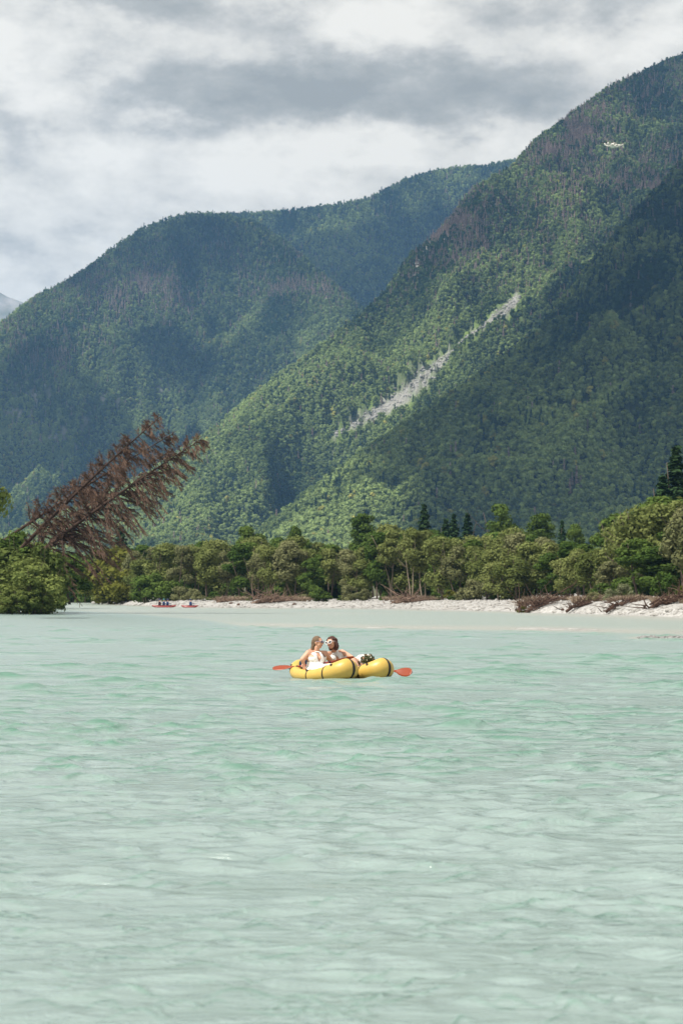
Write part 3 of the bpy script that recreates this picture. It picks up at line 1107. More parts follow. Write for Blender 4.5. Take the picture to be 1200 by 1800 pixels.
GRP = 'trees of the riverside row behind the gravel bar'
LAB = {
    'willow': 'olive green willow half hidden behind the front trees of the riverside row',
    'low_willow': 'low leafy olive willow half hidden behind the front trees of the riverside row',
    'grey_willow': 'grey green willow half hidden behind the front trees of the riverside row',
    'alder': 'deep green alder half hidden behind the front trees of the riverside row',
}
MARK = [(205, 'the tall yellow green bush'), (262, 'the bush above the three person kayak'), (318, 'the bush above the single kayak'), (396, 'the small leftmost driftwood heap'),
        (436, 'the dark rounded tree top at left'), (466, 'the twiggy driftwood heap'), (518, 'the narrow dark green tree top'), (562, 'the small green bar bush'), (612, 'the pale round olive bush'), (638, 'the upright lone poplar'),
        (702, 'the grey tangled root heap'), (745, 'the dark pointed spruce'), (797, 'the broad dark spruce'), (832, 'the broad spreading olive bush'), (878, 'the tallest rounded poplar'), (905, 'the bushy bar end willow'),
        (945, 'the big dark uprooted stump'), (987, 'the small dark spruce'), (1014, 'the dark driftwood tangle on the bank'), (1072, 'the pale sage green bush')]
USED = set()


def where(px):
    best = None
    for mx_, nm in MARK:
        for rel, off in (('straight behind', 0), ('just left of', -13), ('just right of', 13)):
            if (rel, nm) not in USED:
                dd = abs(mx_ + off - px)
                if best is None or dd < best[0]:
                    best = (dd, rel, nm)
    USED.add(best[1:])
    return best[1].replace('straight behind', 'in line with') + ' ' + best[2]


LOOK = {'willow': 'olive green front willow', 'low_willow': 'low leafy olive front willow', 'grey_willow': 'grey green front willow', 'tall_willow': 'tall pale stemmed front willow', 'alder': 'deep green front alder'}
# front row, left to right
front = ['low_willow', 'alder', 'grey_willow', 'low_willow', 'willow', 'grey_willow', 'willow', 'willow', 'grey_willow', 'alder', 'grey_willow', 'willow', 'grey_willow', 'low_willow', 'alder', 'willow',
         'grey_willow', 'willow', 'alder', 'tall_willow', 'tall_willow', 'tall_willow', 'low_willow', 'grey_willow', 'willow', 'low_willow', 'low_willow', 'grey_willow', 'low_willow', 'alder', 'low_willow', 'willow', 'low_willow', 'grey_willow']
xs = np.linspace(176, 1072, len(front))
for i, (x, kd) in enumerate(zip(xs, front)):
    x = x + tr.uniform(-7, 7)
    plant(kd, x, top_at(x) + tr.uniform(2, 34), rowD(x) + tr.uniform(2, 7), LOOK[kd] + ' ' + where(x), GRP, 1.0 * tr.uniform(.88, 1.15))
mid = ['alder', 'willow', 'low_willow', 'alder', 'grey_willow', 'willow', 'alder', 'alder', 'low_willow', 'willow', 'alder', 'low_willow']
for i in range(34):
    x = 150 + i * 28.5 + tr.uniform(-9, 9)
    kd = mid[i % 12]
    plant(kd, x, top_at(x) + tr.uniform(-2, 16), rowD(x) + tr.uniform(13, 22), LAB[kd], GRP, tr.uniform(.95, 1.2))
for i in range(30):
    x = 130 + i * 33 + tr.uniform(-9, 9)
    kd = ('alder', 'willow', 'low_willow', 'alder')[i % 4]
    plant(kd, x, top_at(x) + tr.uniform(-2, 12), rowD(x) + tr.uniform(32, 48), LAB[kd], GRP, tr.uniform(1.0, 1.25))
# undergrowth that closes the wood below the crowns
for i in range(40):
    x = 120 + i * 25 + tr.uniform(-9, 9)
    plant('green_bush', x, 1042 - tr.uniform(12, 34), rowD(x) + tr.uniform(9, 26), 'dark green bush in the shade between the willow stems of the riverside row', 'undergrowth of the riverside row', tr.uniform(.8, 1.3))
# tree tops that stand out above the row
plant('spruce', 745, 888, 345, 'dark pointed spruce rising above the tall willows with pale stems')
plant('spruce', 797, 905, 350, 'broad dark spruce, left of the close pair above the row')
plant('spruce', 821, 903, 352, 'narrow dark spruce, right of the close pair above the row')
plant('spruce', 783, 914, 356, 'short dark spruce partly behind the broad one above the row')
plant('poplar', 638, 900, 345, 'upright green poplar standing alone above the olive row', None, 1.05)
plant('poplar', 878, 884, 340, 'rounded bright green poplar, tallest above the row', None, 1.35)
plant('poplar', 952, 900, 345, 'green poplar with a pointed top right of the tallest one', None, 1.15)
plant('spruce', 987, 916, 340, 'small dark spruce right of the pointed poplar', None, .8)
plant('alder', 1010, 918, 345, 'small green tree beside the small dark spruce above the row', None, .8)
plant('alder', 433, 922, 350, 'dark rounded tree top above the grey willows at left', None, 1.0)
plant('alder', 455, 936, 350, 'lower dark tree top beside the rounded one at left', None, 1.0)
plant('alder', 518, 924, 345, 'narrow dark green tree top above the middle of the row', None, .7)
plant('spruce', 213, 926, 395, 'dark spruce behind the hanging dead branches at left', None, 1.3)
# big willows of the right bank
WL = 'big willows on the right bank'
plant('low_willow', 1125, 884, 216, 'large domed olive willow at the left end of the right bank trees', None, 1.25)
plant('alder', 1160, 868, 224, 'dark green tree rising behind the large domed willow', None, 1.5)
plant('low_willow', 1196, 872, 212, 'large olive willow cut by the right edge of the picture', None, 1.3)
plant('low_willow', 1098, 905, 226, 'mid sized willow tucked behind the large domed willow', None, 1.1)
plant('alder', 1120, 945, 207, 'dark leafy alder in the shade under the large domed willow', None, 1.3)
plant('alder', 1180, 930, 205, 'dark leafy alder in the shade at the right edge', None, 1.4)
plant('alder', 1150, 960, 204, 'low dark alder between the two shaded ones', None, 1.4)
plant('grey_willow', 1208, 885, 200, 'grey green willow crown leaning in from the right edge', None, 1.1)
plant('spruce', 1187, 787, 262, 'tall dark spruce towering over the right bank willows', None, 1.25)
plant('spruce', 1163, 838, 258, 'shorter dark spruce at the foot of the towering one', None, 1.3)
plant('spruce', 1222, 800, 268, 'tall dark spruce at the right edge behind the towering one', None, 1.25)
for i in range(7):
    plant('alder', 1085 + i * 24, 905 - i * 5 + tr.uniform(-6, 6), 246 + tr.uniform(0, 10), 'dense green tree filling the wood behind the right bank willows', 'trees behind the right bank willows', 1.4)
for i in range(8):
    plant('green_bush', 1060 + i * 21, 1022 + tr.uniform(-12, 6), 214 - i * 1.5 + tr.uniform(0, 5), 'dark bush in the shade under the right bank willows', 'undergrowth under the right bank willows', 1.4)
# bushes in front of the row
plant('yellow_bush', 205, 958, 334, 'tall yellow green bush below the tips of the dead branches', None, 1.5)
plant('yellow_bush', 180, 985, 336, 'yellow green bush at the waterside, left of the tall one', None, 1.2)
plant('yellow_bush', 222, 1000, 326, 'low yellow green bush right of the tall one', None, 1.3)
plant('green_bush', 262, 1010, 304, 'dark green bush above the three person kayak', None, 1.3)
plant('green_bush', 300, 1020, 298, 'low dark green bush between the two red kayaks', None, 1.3)
plant('olive_bush', 318, 1030, 294, 'small olive bush above the single kayak', None, 1.2)
plant('olive_bush', 338, 1034, 293, 'small dull bush right of the single kayak', None, 1.2)
plant('olive_bush', 612, 1027, 272, 'pale round olive bush on the edge of the gravel bar', None, 1.0)
plant('olive_bush', 640, 1034, 271, 'small olive bush touching the pale round one', None, 1.0)
plant('green_bush', 562, 1032, 274, 'small green bush left of the pale round olive bush', None, 1.1)
plant('yellow_bush', 790, 1036, 264, 'low yellow green bush left of the broad spreading bush', None, 1.5)
plant('olive_bush', 832, 1018, 258, 'broad spreading olive bush under the thin pale trunk', None, 1.2)
plant('olive_bush', 812, 1032, 258, 'low olive bush in front of the broad spreading bush', None, 1.2)
plant('low_willow', 880, 985, 250, 'bushy round willow at the back end of the gravel bar', None, 1.15)
plant('low_willow', 905, 975, 248, 'bushy willow right of the round one behind the driftwood', None, 1.1)
plant('sage_bush', 1072, 1036, 184, 'pale sage green bush on top of the right gravel bank', None, 1.1)
plant('sage_bush', 1096, 1028, 184, 'taller pale sage green bush on top of the right gravel bank', None, 1.1)
plant('olive_bush', 1040, 1040, 190, 'dull olive bush left of the sage green bushes', None, 1.2)
plant('green_bush', 1168, 1008, 186, 'rounded blue green bush at the right edge above the bank', None, 1.0)
plant('yellow_bush', 1196, 1030, 178, 'small yellow green bush at the right edge behind the driftwood', None, .8)
plant('yellow_bush', 918, 1066, 195.5, 'little bright green tuft at the waterline below the driftwood', None, 1.5, -.1)
for i in range(18):
    x = 350 + i * 32 + tr.uniform(-8, 8)
    plant('green_bush' if i % 3 else 'olive_bush', x, 1043 + tr.uniform(-5, 5), rowD(x) - 5 + tr.uniform(-2, 3), 'low weedy bush along the back edge of the gravel bar', 'weeds along the back of the gravel bar', 1.6)

# dry twiggy brush and driftwood on the bar


def twig_bush(seed, h, rad, n):
    r = np.random.RandomState(seed)
    Vs, tint = [], []
    for i in range(n):
        a = r.uniform(0, 6.28); q = rad * .6 * math.sqrt(r.rand())
        p = np.array([q * math.cos(a), q * math.sin(a), -.1])
        d = np.array([r.normal() * .5, r.normal() * .5, 1.0]); d /= np.linalg.norm(d)
        L = h * r.uniform(.5, 1.1)
        s = np.cross(d, r.normal(size=3)); s /= np.linalg.norm(s)
        w_ = .018 + .02 * r.rand()
        m_ = p + d * L * .5 + r.normal(size=3) * .08
        e = p + d * L + np.array([r.normal() * .25, r.normal() * .25, -.1])
        Vs += [p - s * w_, p + s * w_, m_ + s * w_, m_ - s * w_, m_ - s * w_, m_ + s * w_, e + s * w_ * .3, e - s * w_ * .3]
        tt = r.rand(); tint += [tt, tt]
    V = np.array(Vs)
    return V, np.arange(len(V)).reshape(-1, 4), np.array(tint)


brush = [crown_mesh('dry_brush', twig_bush(400 + i, 1.5, 1.6, 420), M['dry']) for i in range(3)]


def dry_bush(px, top, D, label, group=None, wide=1.0):
    p = Q(px, top, D); zg = float(land(p[0], p[1]))
    sc = max(.25, (p[2] - zg) / 1.5)
    root = obj('dry_bush', brush[tr.randint(0, 2)], None, (p[0], p[1], zg), (0, 0, tr.uniform(0, 6)), (sc * wide, sc * wide, sc))
    props(root, label, 'bush', group)


for i, x in enumerate(np.linspace(925, 1215, 22)):
    dry_bush(x + tr.uniform(-5, 5), 1049 + tr.uniform(-8, 4), shore(x) + tr.uniform(6, 13), 'brown dry twiggy bush along the top of the right gravel bank', 'dry brush on the right gravel bank', 1.5)
for i, x in enumerate((395, 420, 480, 505, 530, 690, 735, 750)):
    dry_bush(x, 1045, rowD(x) - 7, 'low brown dry bush at the back edge of the gravel bar', 'dry brush at the back of the gravel bar', 2.0)


def driftwood(px, py, D, size, seed, label, mat='drift', ang=0.3, n=26, up=.7):
    """root wad: a leaning trunk and a tangle of roots and branches"""
    r = np.random.RandomState(seed)
    p = Q(px, py, D); zg = float(land(p[0], p[1]))
    root = empty('driftwood', (p[0], p[1], zg), (0, 0, 0), size)
    props(root, label, 'driftwood')
    mb = MB()
    ca, sa = math.cos(ang), math.sin(ang)
    k_ = r.uniform(.7, 1.1); mb.tube([(-1.0 * ca, r.uniform(-.3, .3), -.8 * sa), (-.4 * ca, 0, .12), (.5 * ca * k_, -.1, .15 + .4 * sa), (1.3 * ca * k_, r.uniform(-.4, .4), .18 + .8 * sa)], [.12, .13, .10, .04], 8)
    obj('log', mb.me('driftwood_log', M[mat]), root)
    mb = MB()
    for i in range(int(n * 1.5)):
        w_ = r.normal() * .62; q = np.array([w_ * ca, r.normal() * .35, .05 + r.uniform(0, .3) + sa * w_ * .8])
        d = np.array([r.normal() * .8 + .35 * ca, r.normal() * .5, up * abs(r.normal()) * .7 + .1])
        L = r.uniform(.3, 1.15)
        pts = [q]
        for j in range(4):
            q = q + d * L / 4; d = d + r.normal(size=3) * .3
            pts.append(q.copy())
        r0 = r.uniform(.012, .05)
        mb.tube(pts, [r0, r0 * .85, r0 * .65, r0 * .45, r0 * .2], 5)
    obj('root_tangle', mb.me('driftwood_roots', M[mat]), root)


driftwood(466, 1050, 268, 1.5, 1, 'heap of driftwood with long bare twigs on the middle of the bar', 'drift', .05, 60, 1.0)
driftwood(495, 1053, 270, 1.5, 2, 'low heap of brown driftwood right of the twiggy heap', 'drift', .02, 40, .4)
driftwood(396, 1053, 276, 1.0, 21, 'small brown driftwood heap at the left of the bar', 'drift', .02, 30, .4)
driftwood(702, 1052, 252, 1.35, 3, 'grey tangled root heap lying on the slope of the bar', 'drift', .35, 70, .7)
driftwood(728, 1050, 254, 1.1, 31, 'small tangle behind the grey root heap', 'drift', .1, 30, .5)
driftwood(945, 1060, 193, 1.25, 4, 'big dark uprooted stump at the cut end of the right bank', 'dark_drift', .55, 80, .9)
driftwood(924, 1050, 200, .9, 5, 'dark root tangle behind the big uprooted stump', 'dark_drift', .3, 40, .8)
driftwood(1014, 1054, 187, .95, 6, 'dark driftwood tangle beside the uprooted stump on the bank', 'dark_drift', .35, 60, .8)
driftwood(1086, 1062, 177, 1.0, 7, 'dark driftwood lying on the slope below the sage bushes', 'dark_drift', .42, 60, .5)
driftwood(1172, 1057, 168, 1.3, 8, 'large dark driftwood log at the right end of the bank', 'dark_drift', .32, 70, .6)
driftwood(1205, 1046, 170, 1.1, 9, 'driftwood branches cut by the right edge of the picture', 'drift', .3, 50, .8)
for px, py, D, s in ((988, 1069, 189, .16), (407, 1059, 270, .22), (420, 1063, 266, .28), (517, 1062, 262, .2)):
    V, Fc = rock_shape(int(px))
    p = Q(px, py, D)
    props(obj('rock', mesh('rock', V * s * 1.6, Fc, M['dark_drift']), None, (p[0], p[1], float(land(p[0], p[1])) + .05)),
          {988: 'small dark rock on the right gravel slope', 407: 'dark rock left of its neighbour on the left part of the bar', 420: 'larger dark rock by the waterline on the left part of the bar', 517: 'dark stump low on the bar below the driftwood'}[px], 'rock')
for px, py, D in ((272, 1054, 308), (166, 1056, 352), (258, 1053, 312)):
    V, Fc = rock_shape(int(px))
    p = Q(px, py, D)
    props(obj('boulder', mesh('boulder', V * .75, Fc, M['stone']), None, (p[0], p[1], max(0, float(land(p[0], p[1]))) + .1)),
          {272: 'pale boulder at the foot of the dark bushes above the kayak', 166: 'pale boulder by the water under the yellow green bush', 258: 'low pale boulder left of the one above the kayak'}[px], 'boulder')

# ------------------------------------------------------------------ left bank: bushes and the leaning dead spruces
LBUSH = [(-10, 985, 186, 1.3, 'broad green bush at the left edge of the left bank'), (18, 962, 184, 1.1, 'mid sized green bush right of the left edge'), (48, 978, 182, 1.2, 'broad green bush in the middle of the left bank'),
         (74, 950, 184, .75, 'bright green bush reaching up to the upper dead trunk'), (30, 930, 192, .9, 'dark green bush rising highest beside the leaning trunks'), (64, 992, 179, 1.2, 'rounded green bush above the bank corner'),
         (12, 1026, 178, 1.3, 'low overhanging bush dipping into the river at left'), (40, 1036, 177.5, 1.3, 'low bush trailing in the water at mid bank'), (66, 1032, 178, 1.0, 'low bush trailing in the water at the bank corner'),
         (90, 1050, 181, .7, 'small bush at the very tip of the left bank'), (92, 1004, 190, .7, 'shaded dark bush under the hanging dead branches'), (0, 955, 197, 1.2, 'olive bush at the left edge behind the water bushes'),
         (-35, 960, 186, 1.4, 'bush beyond the left edge of the picture'), (55, 952, 196, 1.1, 'dark bush between the two dead trunks'), (108, 1030, 206, .6, 'dark low bush behind the tip of the left bank')]
for x, t, D, wd, lb in LBUSH:
    plant('olive_bush' if 'olive' in lb else 'dark_bank_bush' if 'dark' in lb or 'shaded' in lb else 'bank_bush', x, t, D, lb, None, wd * 1.2, 0, 1042 + 1.35 * F / D)
for i in range(9):
    x = 120 + 8 * i
    plant('alder', x, 975 + tr.uniform(-10, 14), 392 + tr.uniform(-4, 8), 'dark tree closing the far channel behind the dead branches', 'trees at the far river bend', 1.1)
for i in range(10):
    plant('alder', -30 + i * 17, 975 + tr.uniform(-12, 20), 250 + tr.uniform(-6, 12), 'dense tree at the back of the left bank', 'trees at the back of the left bank', 1.3, 0, 1060)
# branch reaching in at the left edge
p = Q(-62, 800, 150)
root = empty('leafy_tree', (p[0], p[1], -.2))
props(root, 'leafy green tree whose branch reaches in at the left edge', 'tree')
obj('crown', crown_mesh('leafy_tree_crown', broad_crown(131, 5.4, 10.6, 3.0, 13, 3800, .17, .4), M['bank_bush']), root)
obj('trunk', trunk_mesh('leafy_tree_trunk', 9, 9.6, .17, M['bark'], 1, 8), root)


def dead_spruce(A, B, seed, rmax, r0, label, n=150, t0=.22):
    """bare brown spruce from base A to tip B: trunk and hanging twiggy boughs"""
    r = np.random.RandomState(seed)
    A, B = np.asarray(A), np.asarray(B)
    L = np.linalg.norm(B - A); ax = (B - A) / L
    root = empty('dead_spruce', A)
    props(root, label, 'tree')
    mb = MB()
    k = 12
    sag = [A * 0 + ax * L * i / k + np.array([0, 0, 1]) * (.35 * math.sin(math.pi * i / k)) for i in range(k + 1)]
    mb.tube(sag, [r0 * (1 - .9 * i / k) + .012 for i in range(k + 1)], 8)
    obj('trunk', mb.me('dead_spruce_trunk', M['dead_bark']), root)
    s = np.cross(ax, [0, 0, 1.0]); s /= np.linalg.norm(s)
    u = np.cross(s, ax)
    mb = MB()
    Vs, tint = [], []
    for i in range(n):
        t = t0 + (1 - t0) * (r.rand() ** .9)
        c = ax * L * t + np.array([0, 0, .35 * math.sin(math.pi * t)])
        th = r.uniform(0, 6.28)
        side = math.cos(th) * u + math.sin(th) * s
        if side[1] < -.55 and r.rand() < .75:
            continue
        R = rmax * (1 - t) ** .62 * r.uniform(.6, 1.12) + .3
        if side[2] > .15:
            R *= .62
        d = side * .92 + ax * .30
        p, pts = c.copy(), [c.copy()]
        m_ = 6
        for j in range(m_):
            p = p + d * R / m_
            d = d + np.array([0, 0, -.05 - .08 * r.rand()]) + r.normal(size=3) * .05 + ax * .035
            pts.append(p.copy())
        b0 = .022 + .012 * R
        mb.tube(pts, [b0 * (1 - .85 * j / m_) for j in range(m_ + 1)], 4, caps=False)
        # hanging twigs
        for q in range(int(8 + 30 * R)):
            f = r.uniform(.12, 1) ** .85; jj = min(int(f * m_), m_ - 1); w_ = f * m_ - jj
            a = pts[jj] * (1 - w_) + pts[jj + 1] * w_
            bd = pts[jj + 1] - pts[jj]; bd /= np.linalg.norm(bd)
            dd = bd * r.uniform(.5, 1.3) + r.normal(size=3) * .30 + np.array([0, 0, -.40])
            dd /= np.linalg.norm(dd)
            ln = r.uniform(.18, .52)
            sw = np.cross(dd, r.normal(size=3)); sw /= np.linalg.norm(sw) + 1e-9
            wd = r.uniform(.014, .034)
            e = a + dd * ln
            Vs += [a - sw * wd * .6, a + sw * wd * .6, e + sw * wd, e - sw * wd * .4]
            tint.append(.55 * r.rand() + .45 * ((i * 37) % 100) / 100)
    V = np.array(Vs)
    boughs = obj('boughs', mb.me('dead_spruce_boughs', M['dead_bark']), root)
    obj('twigs', crown_mesh('dead_spruce_twigs', (V, np.arange(len(V)).reshape(-1, 4), np.array(tint)), M['dead']), boughs)


dead_spruce(Q(-6, 1010, 192), Q(283, 732, 182), 3, 3.0, .19, 'upper dead brown spruce leaning out over the river with its tip highest', 190, .24)
dead_spruce(Q(8, 1020, 190), Q(356, 771, 180), 5, 4.9, .19, 'lower dead brown spruce leaning out over the river with long trailing boughs', 330, .17)
dead_spruce(Q(-70, 1005, 200), Q(305, 762, 192), 7, 3.6, .16, 'dead brown spruce leaning between the two darker trunks, farther back', 150, .34)
# half sunken twigs at the tip of the bank
driftwood(98, 1076, 179, .8, 15, 'bare brown twigs reaching into the river at the tip of the left bank', 'dark_drift', .1, 60, .6)
driftwood(30, 1078, 178, .9, 16, 'dead branches hanging into the water under the left bank bushes', 'dark_drift', -.1, 60, .6)
# ------------------------------------------------------------------ rafts
M['yellow_pvc'] = plain('yellow_coated_fabric', (.54, .36, .080), .40, .45, .10, 7, .22)
M['black'] = plain('black_webbing', (.018, .018, .020), .6, .3, .3, 40)
M['black_floor'] = plain('black_hull_fabric', (.022, .022, .024), .5, .3, .2, 20)
M['navy'] = plain('navy_fabric', (.022, .045, .085), .75, .2, .3, 14, .2)
M['blue'] = plain('blue_fabric', (.030, .105, .27), .7, .2, .3, 14, .2)
M['skin'] = plain('skin', (.56, .315, .215), .5, .35, .09, 30, 0, 0, 0, .12)
M['lips'] = plain('lips', (.42, .10, .09), .4, .4, .1, 30)
M['white_dress'] = plain('white_dress', (.80, .79, .77), .75, .2, .05, 30, .25)
M['lace'] = plain('white_lace', (.78, .76, .73), .8, .2, .12, 90, .9)
M['hair_blond'] = plain('dark_blond_hair', (.155, .095, .052), .45, .45, .5, 60, .8)
M['hair_red'] = plain('auburn_hair', (.072, .022, .013), .42, .5, .6, 60, .9)
M['white_plastic'] = plain('white_plastic', (.82, .82, .84), .25, .5, .03, 10)
M['lens'] = plain('dark_lens', (.010, .009, .012), .08, .6, .1, 10)
M['shaft'] = plain('red_paddle_shaft', (.22, .020, .028), .35, .5, .15, 12)
M['blade'] = plain('orange_paddle_blade', (.25, .042, .012), .35, .5, .15, 12)
M['grip'] = plain('black_rubber', (.02, .02, .02), .7, .3, .2, 30)

TH = math.radians(-58)
HD = np.array([math.cos(TH), math.sin(TH), 0.0])       # bow direction
PT = np.array([-math.sin(TH), math.cos(TH), 0.0])      # port side


def raft_ring(phi, grow=0.0, seg=20):
    a, b = .82, .32
    cph, sph = math.cos(phi), math.sin(phi)
    bow, stern = max(0, cph), max(0, -cph)
    c = np.array([a * cph, b * sph * (1 - .18 * bow ** 2), 0])
    dphi = 1e-3
    c2 = np.array([a * math.cos(phi + dphi), b * math.sin(phi + dphi) * (1 - .18 * max(0, math.cos(phi + dphi)) ** 2), 0])
    tan = (c2 - c) / np.linalg.norm(c2 - c)
    outw = np.array([tan[1], -tan[0], 0])
    r = .102 + .080 * bow ** 2.0 + .036 * stern ** 3 + grow
    zc = .102 - .034 + .140 * bow ** 2.0 + .13 * stern ** 4
    pts = []
    for j in range(seg):
        t = 2 * math.pi * j / seg
        pts.append(c + outw * (r * math.cos(t)) + np.array([0, 0, zc + r * math.sin(t) * (1.04)]))
    return pts, c, outw, zc, r


def raft_parts():
    n, seg = 96, 24
    V = []
    for i in range(n):
        V += raft_ring(2 * math.pi * i / n, 0, seg)[0]
    fs = [[i * seg + j, ((i + 1) % n) * seg + j, ((i + 1) % n) * seg + (j + 1) % seg, i * seg + (j + 1) % seg] for i in range(n) for j in range(seg)]
    tube = mesh('raft_tube', V, fs, M['yellow_pvc'], True)
    bands = []
    for ph in (-85, -52, 4, 52, 92, 176):
        V = []
        for dp in (-.0, .0):
            pass
        w_ = .011 / max(.3, math.hypot(.80 * math.sin(math.radians(ph)), .315 * math.cos(math.radians(ph))))
        p0, p1 = math.radians(ph) - w_, math.radians(ph) + w_
        V = raft_ring(p0, .001, seg)[0] + raft_ring(p0, .006, seg)[0] + raft_ring(p1, .006, seg)[0] + raft_ring(p1, .001, seg)[0]
        fs = [[i * seg + j, (i + 1) * seg + j, (i + 1) * seg + (j + 1) % seg, i * seg + (j + 1) % seg] for i in range(3) for j in range(seg)]
        bands.append(mesh('raft_strap', V, fs, M['black'], True))
    # hull sheet under the tubes
    V, fs = [], []
    k = 48
    for i in range(k):
        pts, c, ow, zc, r = raft_ring(2 * math.pi * i / k)
        V.append(c + ow * r * .42 + np.array([0, 0, zc - r * 1.0]))
    V.append([0, 0, -.055])
    for i in range(k):
        fs.append([k, i, (i + 1) % k])
    for i in range(k):
        V.append(np.array(V[i]) * np.array([.93, .9, 1]) + np.array([0, 0, .03]))
    V.append([0, 0, -.02])
    for i in range(k):
        fs.append([len(V) - 1, k + 1 + (i + 1) % k, k + 1 + i])
        fs.append([i, k + 1 + i, k + 1 + (i + 1) % k, (i + 1) % k])
    floor = mesh('raft_floor', V, fs, M['black_floor'], True)
    return tube, bands, floor


RT, RB, RF = raft_parts()


def patch_mesh(phi, tilt, rad):
    """round black patch with a grab loop on the outside of the tube"""
    pts, c, ow, zc, r = raft_ring(math.radians(phi))
    t = math.radians(tilt)
    nrm = ow * math.cos(t) + np.array([0, 0, math.sin(t)])
    p = c + np.array([0, 0, zc]) + nrm * r
    a = np.cross(nrm, [0, 0, 1.0]); a /= np.linalg.norm(a); b = np.cross(nrm, a)
    mb = MB()
    k = 16
    ring = lambda q, h: [p + q * rad * (a * math.cos(6.2832 * i / k) + b * math.sin(6.2832 * i / k)) + nrm * h for i in range(k)]
    V = ring(1, -.012) + ring(1, .004) + ring(.75, .009)
    mb.add(V, [[i, (i + 1) % k, k + (i + 1) % k, k + i] for i in range(k)] + [[k + i, k + (i + 1) % k, 2 * k + (i + 1) % k, 2 * k + i] for i in range(k)] + [[2 * k + i for i in range(k)]])
    mb.tube([p + a * rad * .8 + nrm * .006, p + a * rad * .5 + nrm * .03, p - a * rad * .5 + nrm * .03, p - a * rad * .8 + nrm * .006], .006, 6)
    return mb.me('raft_patch', M['black'])


PATCH = [patch_mesh(ph, tl, .028) for ph, tl in ((-88, 62), (-36, 48), (-150, 48), (150, 50), (40, 48))]


def make_raft(loc, label, cushion):
    root = empty('packraft', loc, (0, 0, TH))
    props(root, label, 'raft', 'yellow packrafts side by side')
    obj('tube', RT, root)
    for b in RB:
        obj('strap', b, root)
    obj('floor', RF, root)
    for p_ in PATCH:
        obj('grab_patch', p_, root)
    mb = MB()
    mb.ell((-.56, 0, .27), (.07, .18, .12), None, 16, 10)
    obj('backrest', mb.me('raft_backrest', cushion), root)
    mb = MB()
    mb.ell((-.33, 0, .075), (.20, .20, .065), None, 16, 8)
    obj('seat', mb.me('raft_seat', cushion), root)
    return root


R1 = np.array([-.345, 45.0, 0.0])
R2 = R1 + PT * .76 + HD * .03
make_raft(R1, 'yellow packraft in front, carrying the woman in the halter dress', M['navy'])
make_raft(R2, 'yellow packraft behind, carrying the bouquet and the woman in lace', M['blue'])


# ------------------------------------------------------------------ people


def skin_over(name, mb, voxel, mat, smooth=6, jitter=0.0, cut=None, mats=None, paint=None, factor=.5):
    """fuse overlapping shapes into one continuous surface"""
    me = mb.me(name + '_raw', mat)
    o = bpy.data.objects.new(name + '_raw', me)
    COL.objects.link(o)
    rm = o.modifiers.new('fuse', 'REMESH')
    rm.mode = 'VOXEL'; rm.voxel_size = voxel
    sm = o.modifiers.new('soften', 'SMOOTH')
    sm.iterations = smooth; sm.factor = factor
    dg = bpy.context.evaluated_depsgraph_get()
    out = bpy.data.meshes.new_from_object(o.evaluated_get(dg))
    bpy.data.objects.remove(o)
    bpy.data.meshes.remove(me)
    out.name = name
    if jitter:
        k = len(out.vertices)
        V = np.empty(k * 3); out.vertices.foreach_get('co', V); V = V.reshape(-1, 3)
        Nn = np.empty(k * 3); out.vertices.foreach_get('normal', Nn); Nn = Nn.reshape(-1, 3)
        d = fbm(V[:, 0] * 38 + V[:, 2] * 12, V[:, 1] * 38 + V[:, 2] * 22, 3, 4)
        V = V + Nn * (d * jitter)[:, None]
        out.vertices.foreach_set('co', V.ravel())
    if cut is not None:
        bm = bmesh.new(); bm.from_mesh(out)
        kill = [f for f in bm.faces if cut(np.array(f.calc_center_median()))]
        bmesh.ops.delete(bm, geom=kill, context='FACES')
        bm.to_mesh(out); bm.free()
    out.materials.clear()
    for mt in (mats or [mat]):
        out.materials.append(mt)
    for p in out.polygons:
        p.use_smooth = True
        if paint:
            p.material_index = paint(np.array(p.center))
    return out


def nrm(v):
    v = np.asarray(v, float)
    return v / np.linalg.norm(v)


def head_frame(f, up):
    f = nrm(f); s = nrm(np.cross(f, up)); u = np.cross(s, f)
    return f, s, u           # forward, person's right, up


def head(mb, c, fr, k=1.0):
    f, s, u = fr
    R = np.stack([f, s, u], 1)
    P = lambda a, b, d: c + (f * a + s * b + u * d) * k
    mb.ell(P(-.008, 0, .022), np.array([.094, .074, .088]) * k, R, 18, 12)
    mb.ell(P(.022, 0, -.035), np.array([.066, .060, .066]) * k, R, 16, 10)
    mb.ell(P(.046, 0, -.082), np.array([.034, .034, .026]) * k, R, 12, 8)       # chin
    mb.ell(P(.058, .034, -.032), np.array([.026, .026, .026]) * k, R, 10, 8)     # cheeks
    mb.ell(P(.058, -.034, -.032), np.array([.026, .026, .026]) * k, R, 10, 8)
    mb.cap(P(.084, 0, .012), .010 * k, P(.106, 0, -.022), .014 * k, 8)            # nose
    mb.ell(P(.088, 0, -.025), np.array([.014, .020, .010]) * k, R, 10, 6)
    mb.ell(P(.082, 0, -.052), np.array([.014, .026, .0075]) * k, R, 10, 6)        # lips
    mb.ell(P(.079, 0, -.063), np.array([.013, .022, .008]) * k, R, 10, 6)
    mb.ell(P(.070, 0, .028), np.array([.026, .052, .014]) * k, R, 12, 6)          # brow
    for e in (1, -1):                                                              # ears
        mb.ell(P(-.010, e * .074, -.006), np.array([.020, .010, .032]) * k, R, 10, 8)
    return P


